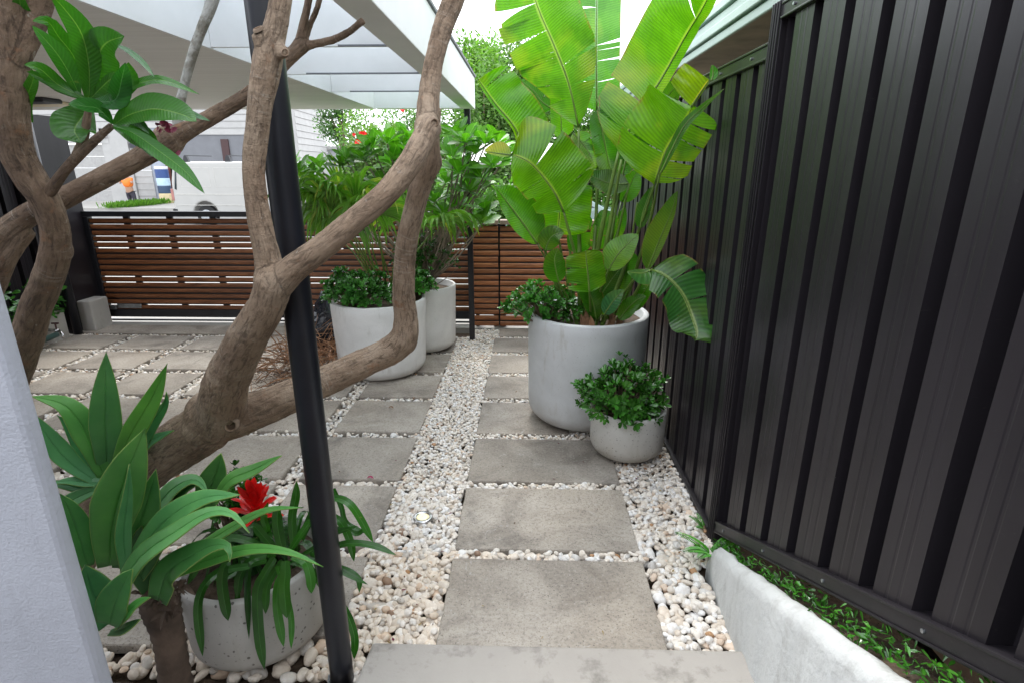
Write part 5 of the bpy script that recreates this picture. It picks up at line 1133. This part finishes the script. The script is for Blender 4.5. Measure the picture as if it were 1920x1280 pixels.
# ------------------------------------------------------------------ van
def van():
    Y0=18.6; x0=X(316,330,Y0); L=5.0; t=thing('parked_van','white panel van parked side on in the street beyond the gate','van',(x0+L/2,Y0,0))
    prof=[(.0,.45),(.02,.9),(.05,1.35),(.16,1.80),(.30,1.93),(3.7,1.95),(4.0,1.86),(4.45,1.25),(4.9,1.08),(5.0,.8),(5.0,.42)]
    def arch(cx,r=.43): return [(cx+r*math.cos(a),.35+r*math.sin(a)) for a in np.linspace(0,math.pi,12)]
    low=[(5.0,.34)]+arch(4.25)+[( 3.8,.34)][:0]+arch(1.05)+[(.0,.34)]
    poly=prof+low; W=1.7; n=len(poly)
    bm=bmesh.new(); v=[bm.verts.new((x0+a,Y0,b)) for a,b in poly]; f=bm.faces.new(v); r=bmesh.ops.extrude_face_region(bm,geom=[f]); 
    for q in r['geom']:
        if isinstance(q,bmesh.types.BMVert): q.co.y+=W
    bmesh.ops.recalc_face_normals(bm,faces=bm.faces); me=bpy.data.meshes.new('body'); bm.to_mesh(me); bm.free(); o=link('body',me,M['van'],t); b=o.modifiers.new('b','BEVEL'); b.width=.05; b.segments=3; b.limit_method='ANGLE'; b.angle_limit=rad(35)
    for (a,b_) in ((.35,1.35),(1.5,2.5),(2.6,3.45)):
        mb=MB(); z0,z1=1.22,1.76; mb.box((x0+a,Y0-.004,z0),(x0+b_,Y0+.01,z0+.012)); mb.box((x0+a,Y0-.004,z1),(x0+b_,Y0+.01,z1+.012)); mb.box((x0+a,Y0-.004,z0+.014),(x0+a+.012,Y0+.01,z1-.002)); mb.box((x0+b_-.012,Y0-.004,z0+.014),(x0+b_,Y0+.01,z1-.002)); mb.build('panel_crease',flat('van_crease',(.5,.49,.46)),t)
    mb=MB(); mb.box((x0+.1,Y0-.012,.98),(x0+4.9,Y0-.002,1.0)); mb.box((x0+.1,Y0-.012,.66),(x0+4.9,Y0-.002,.675)); mb.build('side_line',flat('van_line',(.55,.54,.5)),t)
    mb=MB(); mb.hexa([(x0+.13,Y0-.012,1.15),(x0+.19,Y0-.012,1.12),(x0+.19,Y0+.02,1.12),(x0+.13,Y0+.02,1.15),(x0+.24,Y0-.012,1.72),(x0+.29,Y0-.012,1.72),(x0+.29,Y0+.02,1.72),(x0+.24,Y0+.02,1.72)]); mb.build('quarter_light',M['glass'],t)
    mb=MB(); mb.box((x0-.02,Y0-.01,.80),(x0+.07,Y0+.25,1.15)); mb.build('tail_light',flat('tail_red',(.35,.15,.13),.3),t,bevel=.01)
    mb=MB(); mb.box((x0-.06,Y0-.01,.36),(x0+.12,Y0+1.7,.56)); mb.build('bumper',M['rubber'],t,bevel=.03)
    mb=MB(); mb.hexa([(x0+3.55,Y0-.012,1.25),(x0+4.40,Y0-.012,1.25),(x0+4.40,Y0+.02,1.25),(x0+3.55,Y0+.02,1.25),(x0+3.55,Y0-.012,1.76),(x0+4.05,Y0-.012,1.76),(x0+4.05,Y0+.02,1.76),(x0+3.55,Y0+.02,1.76)]); mb.build('side_window',M['glass'],t)
    mb=MB(); mb.hexa([(x0+4.06,Y0+.08,1.82),(x0+4.50,Y0+.08,1.26),(x0+4.50,Y0+1.6,1.26),(x0+4.06,Y0+1.6,1.82),(x0+4.09,Y0+.08,1.85),(x0+4.53,Y0+.08,1.29),(x0+4.53,Y0+1.6,1.29),(x0+4.09,Y0+1.6,1.85)]); mb.build('windscreen',M['glass'],t)
    mb=MB(); mb.box((x0+4.28,Y0-.2,1.28),(x0+4.42,Y0-.03,1.50)); mb.build('mirror',M['rubber'],t,bevel=.02)
    for cx in (1.05,4.25):
        w_=thing('wheel',None,None,(x0+cx,Y0+.1,.33)); w_.parent=t; w_.location=Vector((x0+cx,Y0+.1,.33))-t.location
        def wheel(r0,r1,y0,y1,mat,nm):
            bm=bmesh.new(); bmesh.ops.create_cone(bm,cap_ends=True,segments=36,radius1=r1,radius2=r1,depth=y1-y0,matrix=Matrix.Translation((0,(y0+y1)/2,0))@Matrix.Rotation(rad(90),4,'X')); me=bpy.data.meshes.new(nm); bm.to_mesh(me); bm.free(); me.materials.append(mat)
            o=bpy.data.objects.new(nm,me); col.objects.link(o); o.parent=w_; b=o.modifiers.new('b','BEVEL'); b.width=.02; b.segments=2; b.limit_method='ANGLE'
        wheel(0,.33,-.08,.12,M['rubber'],'tyre'); wheel(0,.20,-.10,-.075,M['galv'],'rim')
    for cx in (.62,2.0,3.3):
        mb=MB(); mb.hexa([(x0+cx-.10,Y0+.05,1.93),(x0+cx+.10,Y0+.05,1.93),(x0+cx+.10,Y0+.15,1.93),(x0+cx-.10,Y0+.15,1.93),(x0+cx-.05,Y0+.05,2.10),(x0+cx+.05,Y0+.05,2.10),(x0+cx+.05,Y0+.15,2.10),(x0+cx-.05,Y0+.15,2.10)]); mb.box((x0+cx-.03,Y0+.05,2.102),(x0+cx+.03,Y0+1.6,2.13)); mb.build('roof_rack',M['darkmetal'],t)
van()
o=bpy.data.objects['parked_van']; o.location.z=-.24; o.scale.z=1.075
# car behind the right-hand fence
def car():
    Y0=13.4; x0=-1.9; L=4.3; t=thing('parked_car','grey green car mostly hidden behind the slatted fence and paddle leaves','car',(x0+L/2,Y0,0))
    prof=[(0,.45),(.0,.75),(.15,.92),(1.05,1.02),(1.75,1.44),(2.9,1.46),(3.75,1.0),(4.25,.92),(4.3,.5),(4.25,.3),(3.85,.3)]+[(3.45+.36*math.cos(a),.3+.36*math.sin(a)) for a in np.linspace(0,math.pi,10)]+[(.8+.36*math.cos(a),.3+.36*math.sin(a)) for a in np.linspace(0,math.pi,10)]+[(.1,.3)]
    bm=bmesh.new(); v=[bm.verts.new((x0+a,Y0,b)) for a,b in prof]; f=bm.faces.new(v); r=bmesh.ops.extrude_face_region(bm,geom=[f])
    for q in r['geom']:
        if isinstance(q,bmesh.types.BMVert): q.co.y+=1.7
    for vv in bm.verts:
        if vv.co.z>1.1: vv.co.y+= .16 if vv.co.y<Y0+.8 else -.16
    bmesh.ops.recalc_face_normals(bm,faces=bm.faces); me=bpy.data.meshes.new('body'); bm.to_mesh(me); bm.free(); o=link('body',me,simple('sage_car_paint',(.20,.27,.26),.2,.03,2,0,5),t); b=o.modifiers.new('b','BEVEL'); b.width=.06; b.segments=3; b.limit_method='ANGLE'
    for (a,b_,c_,d_) in ((1.25,1.85,2.25,2.25),(2.32,2.32,3.5,2.85)):
        mb=MB(); mb.hexa([(x0+a,Y0+.0,1.02),(x0+c_,Y0+.0,1.02),(x0+c_,Y0+.06,1.02),(x0+a,Y0+.06,1.02),(x0+b_,Y0+.11,1.36),(x0+d_,Y0+.11,1.36),(x0+d_,Y0+.2,1.36),(x0+b_,Y0+.2,1.36)]); mb.build('side_window',M['glass'],t)
    mb=MB(); mb.hexa([(x0+1.02,Y0+.2,1.06),(x0+1.10,Y0+.2,1.02),(x0+1.10,Y0+1.5,1.02),(x0+1.02,Y0+1.5,1.06),(x0+1.70,Y0+.28,1.47),(x0+1.78,Y0+.28,1.42),(x0+1.78,Y0+1.42,1.42),(x0+1.70,Y0+1.42,1.47)]); mb.build('windscreen',M['glass'],t)
    for cx in (.8,3.45):
        mb=MB(); K=30; vs=[(x0+cx+.31*math.cos(2*math.pi*k/K),Y0+y,.31+.31*math.sin(2*math.pi*k/K)) for y in (.02,.2) for k in range(K)]; mb.add(vs,[tuple(range(K))[::-1],tuple(range(K,2*K))]+[(k,(k+1)%K,K+(k+1)%K,K+k) for k in range(K)]); mb.build('wheel',M['rubber'],t)
car()
bpy.data.objects['parked_car'].location.z=-.24
# white picket fence far
pf=thing('picket_fence','low white and dark picket fence in front of the far garden','fence',(-8.2,26.5,0)); mb=MB(); xa=X(600,350,24.5); xb=X(700,350,24.5); k=0
x=xa
while x<xb: mb.box((x,24.5,0),(x+.09,24.54,1.05)); x+=.24
mb.box((xa,24.545,.25),(xb,24.58,.33)); mb.box((xa,24.545,.8),(xb,24.58,.88)); mb.build('pickets',M['dark_grey'],pf)
mb=MB(); mb.box((xa-.2,24.9,0),(xb+1.5,25.0,1.9)); o=mb.build('garden_wall',M['boards']); tag(o,'pale garden wall behind the picket fence across the street','wall')
# grey roofed mailbox wall between canopy post and hedge
gw=thing('lean_to_roof','weathered grey lean to roof behind the frangipani shrub and canopy post','roof',(0,9,1.8))
a=at(862,268,9.0); b=at(975,275,9.0); mb=MB(); mb.hexa([(a.x,9,a.z-.32),(b.x+1.2,9,a.z-.32),(b.x+1.2,9.9,a.z-.02),(a.x,9.9,a.z-.02),(a.x,9,a.z-.28),(b.x+1.2,9,a.z-.28),(b.x+1.2,9.9,a.z+.02),(a.x,9.9,a.z+.02)]); mb.build('roof_sheet',flat('weathered_sheet',(.45,.44,.43)),gw)
mb=MB()
for x in (a.x+.1,b.x+1.0): mb.box((x,9.1,0),(x+.08,9.18,a.z-.33))
mb.build('posts',M['darkmetal'],gw)

# ------------------------------------------------------------------ hedge trees beyond
def tree_far(label,c,rx,ry,rz,n,L,tint,seed,mat='hedge',name='garden_tree',trunkz=0,flowers=None,group='garden trees beyond the street'):
    rr=random.Random(seed); t=thing(name,label,'tree',(c[0],c[1],0),group); lm=LM()
    lob=[(Vector((rr.uniform(-1,1)*.6,rr.uniform(-1,1)*.6,rr.uniform(-1,1)*.62)),rr.uniform(.32,.55)) for _ in range(16)]
    cnt=0
    while cnt<n:
        o_,r=rr.choice(lob); d=Vector((rr.gauss(0,1),rr.gauss(0,1),rr.gauss(0,1))).normalized(); q=o_+d*r*(.65+.4*rr.random())
        if q.length>1.15: continue
        p=Vector((c[0]+q.x*rx,c[1]+q.y*ry,c[2]+q.z*rz))
        if p.z<.05: continue
        tt=rr.uniform(.55,1.5); u=rr.uniform(.9,1.1)
        for k in range(4):
            a=Vector((rr.gauss(0,1),rr.gauss(0,1),rr.gauss(.2,.7))); lm.lf(p+a*.03*L/.1,a,(d+Vector((0,0,.8))),L*rr.uniform(.6,1.2),1.0,(tint[0]*tt*u,tint[1]*tt,tint[2]*tt))
        cnt+=1
    lm.build('crown',M[mat],t,smooth=True)
    mb=MB(); base=Vector((c[0],c[1],0)); top=Vector((c[0],c[1],c[2]))
    mb.tube([base,base.lerp(top,.5)+Vector((rr.uniform(-.2,.2),0,0)),top],[.13,.10,.05],10)
    for (o_,r) in lob[:9]: e=Vector((c[0]+o_.x*rx,c[1]+o_.y*ry,c[2]+o_.z*rz)); mb.tube([base.lerp(top,.6),base.lerp(top,.8).lerp(e,.6),e],[.06,.04,.015],6)
    mb.build('trunk',M['stem'],t,smooth=True)
    if flowers:
        fm=LM()
        for (x,y,Y,r) in flowers:
            p=at(x,y,Y)
            for k in range(9):
                a=k*2.4; fm.lf(p,(math.cos(a),-.5+.3*math.sin(a*3),math.sin(a)),(0,-1,0),r,1.5,(1,1,1))
        fm.build('flowers',M['red'] if 1 else None,t,smooth=True)
    return t
def cxz(px,py,Y): p=at(px,py,Y); return p
c=cxz(725,275,16); tree_far('bright yellow green hibiscus bush with red flowers behind the potted shrubs',(c.x,16,1.6),1.25,1.2,1.95,3800,.12,(.9,.85,.9),31,name='hibiscus_bush',flowers=[(681,254,14.7,.12),(672,268,14.7,.10),(755,203,15,.10),(664,253,14.8,.05)])
c=cxz(820,250,18); tree_far('darker green garden tree right of the hibiscus bush',(c.x,18,1.7),1.6,1.5,2.3,4200,.13,(.5,.6,.5),32)
c=cxz(905,190,15.5); tree_far('pale yellow green tree rising past the canopy corner',(c.x,15.5,2.1),1.35,1.4,2.6,5200,.13,(.85,.85,.85),33)
c=cxz(975,200,17.5); tree_far('tall light green tree with rusty blossoms behind the paddle leaves',(c.x,17.5,2.6),2.0,1.5,2.8,4600,.14,(.8,.8,.75),34,flowers=None)
c=cxz(1090,260,16); tree_far('wide green tree hidden behind the middle of the paddle leaved plant',(c.x,16,1.8),2.2,1.5,2.3,3800,.15,(.6,.68,.5),35)
c=cxz(640,228,22); tree_far('sparse dark tree overhanging the white annex',(c.x,22,3.3),1.1,.8,1.1,700,.13,(.42,.5,.55),36,mat='hedge')
c=cxz(890,75,19); tree_far('upright slender bright green tree top above the canopy corner',(c.x+.1,19,4.0),.75,.7,2.0,1500,.16,(.85,.9,.6),37)
c=cxz(880,330,8.5); tree_far('leafy dark shrub behind the slatted fence',(c.x+.2,8.2,1.0),1.2,.5,.75,900,.10,(.5,.6,.45),38,name='garden_shrub')
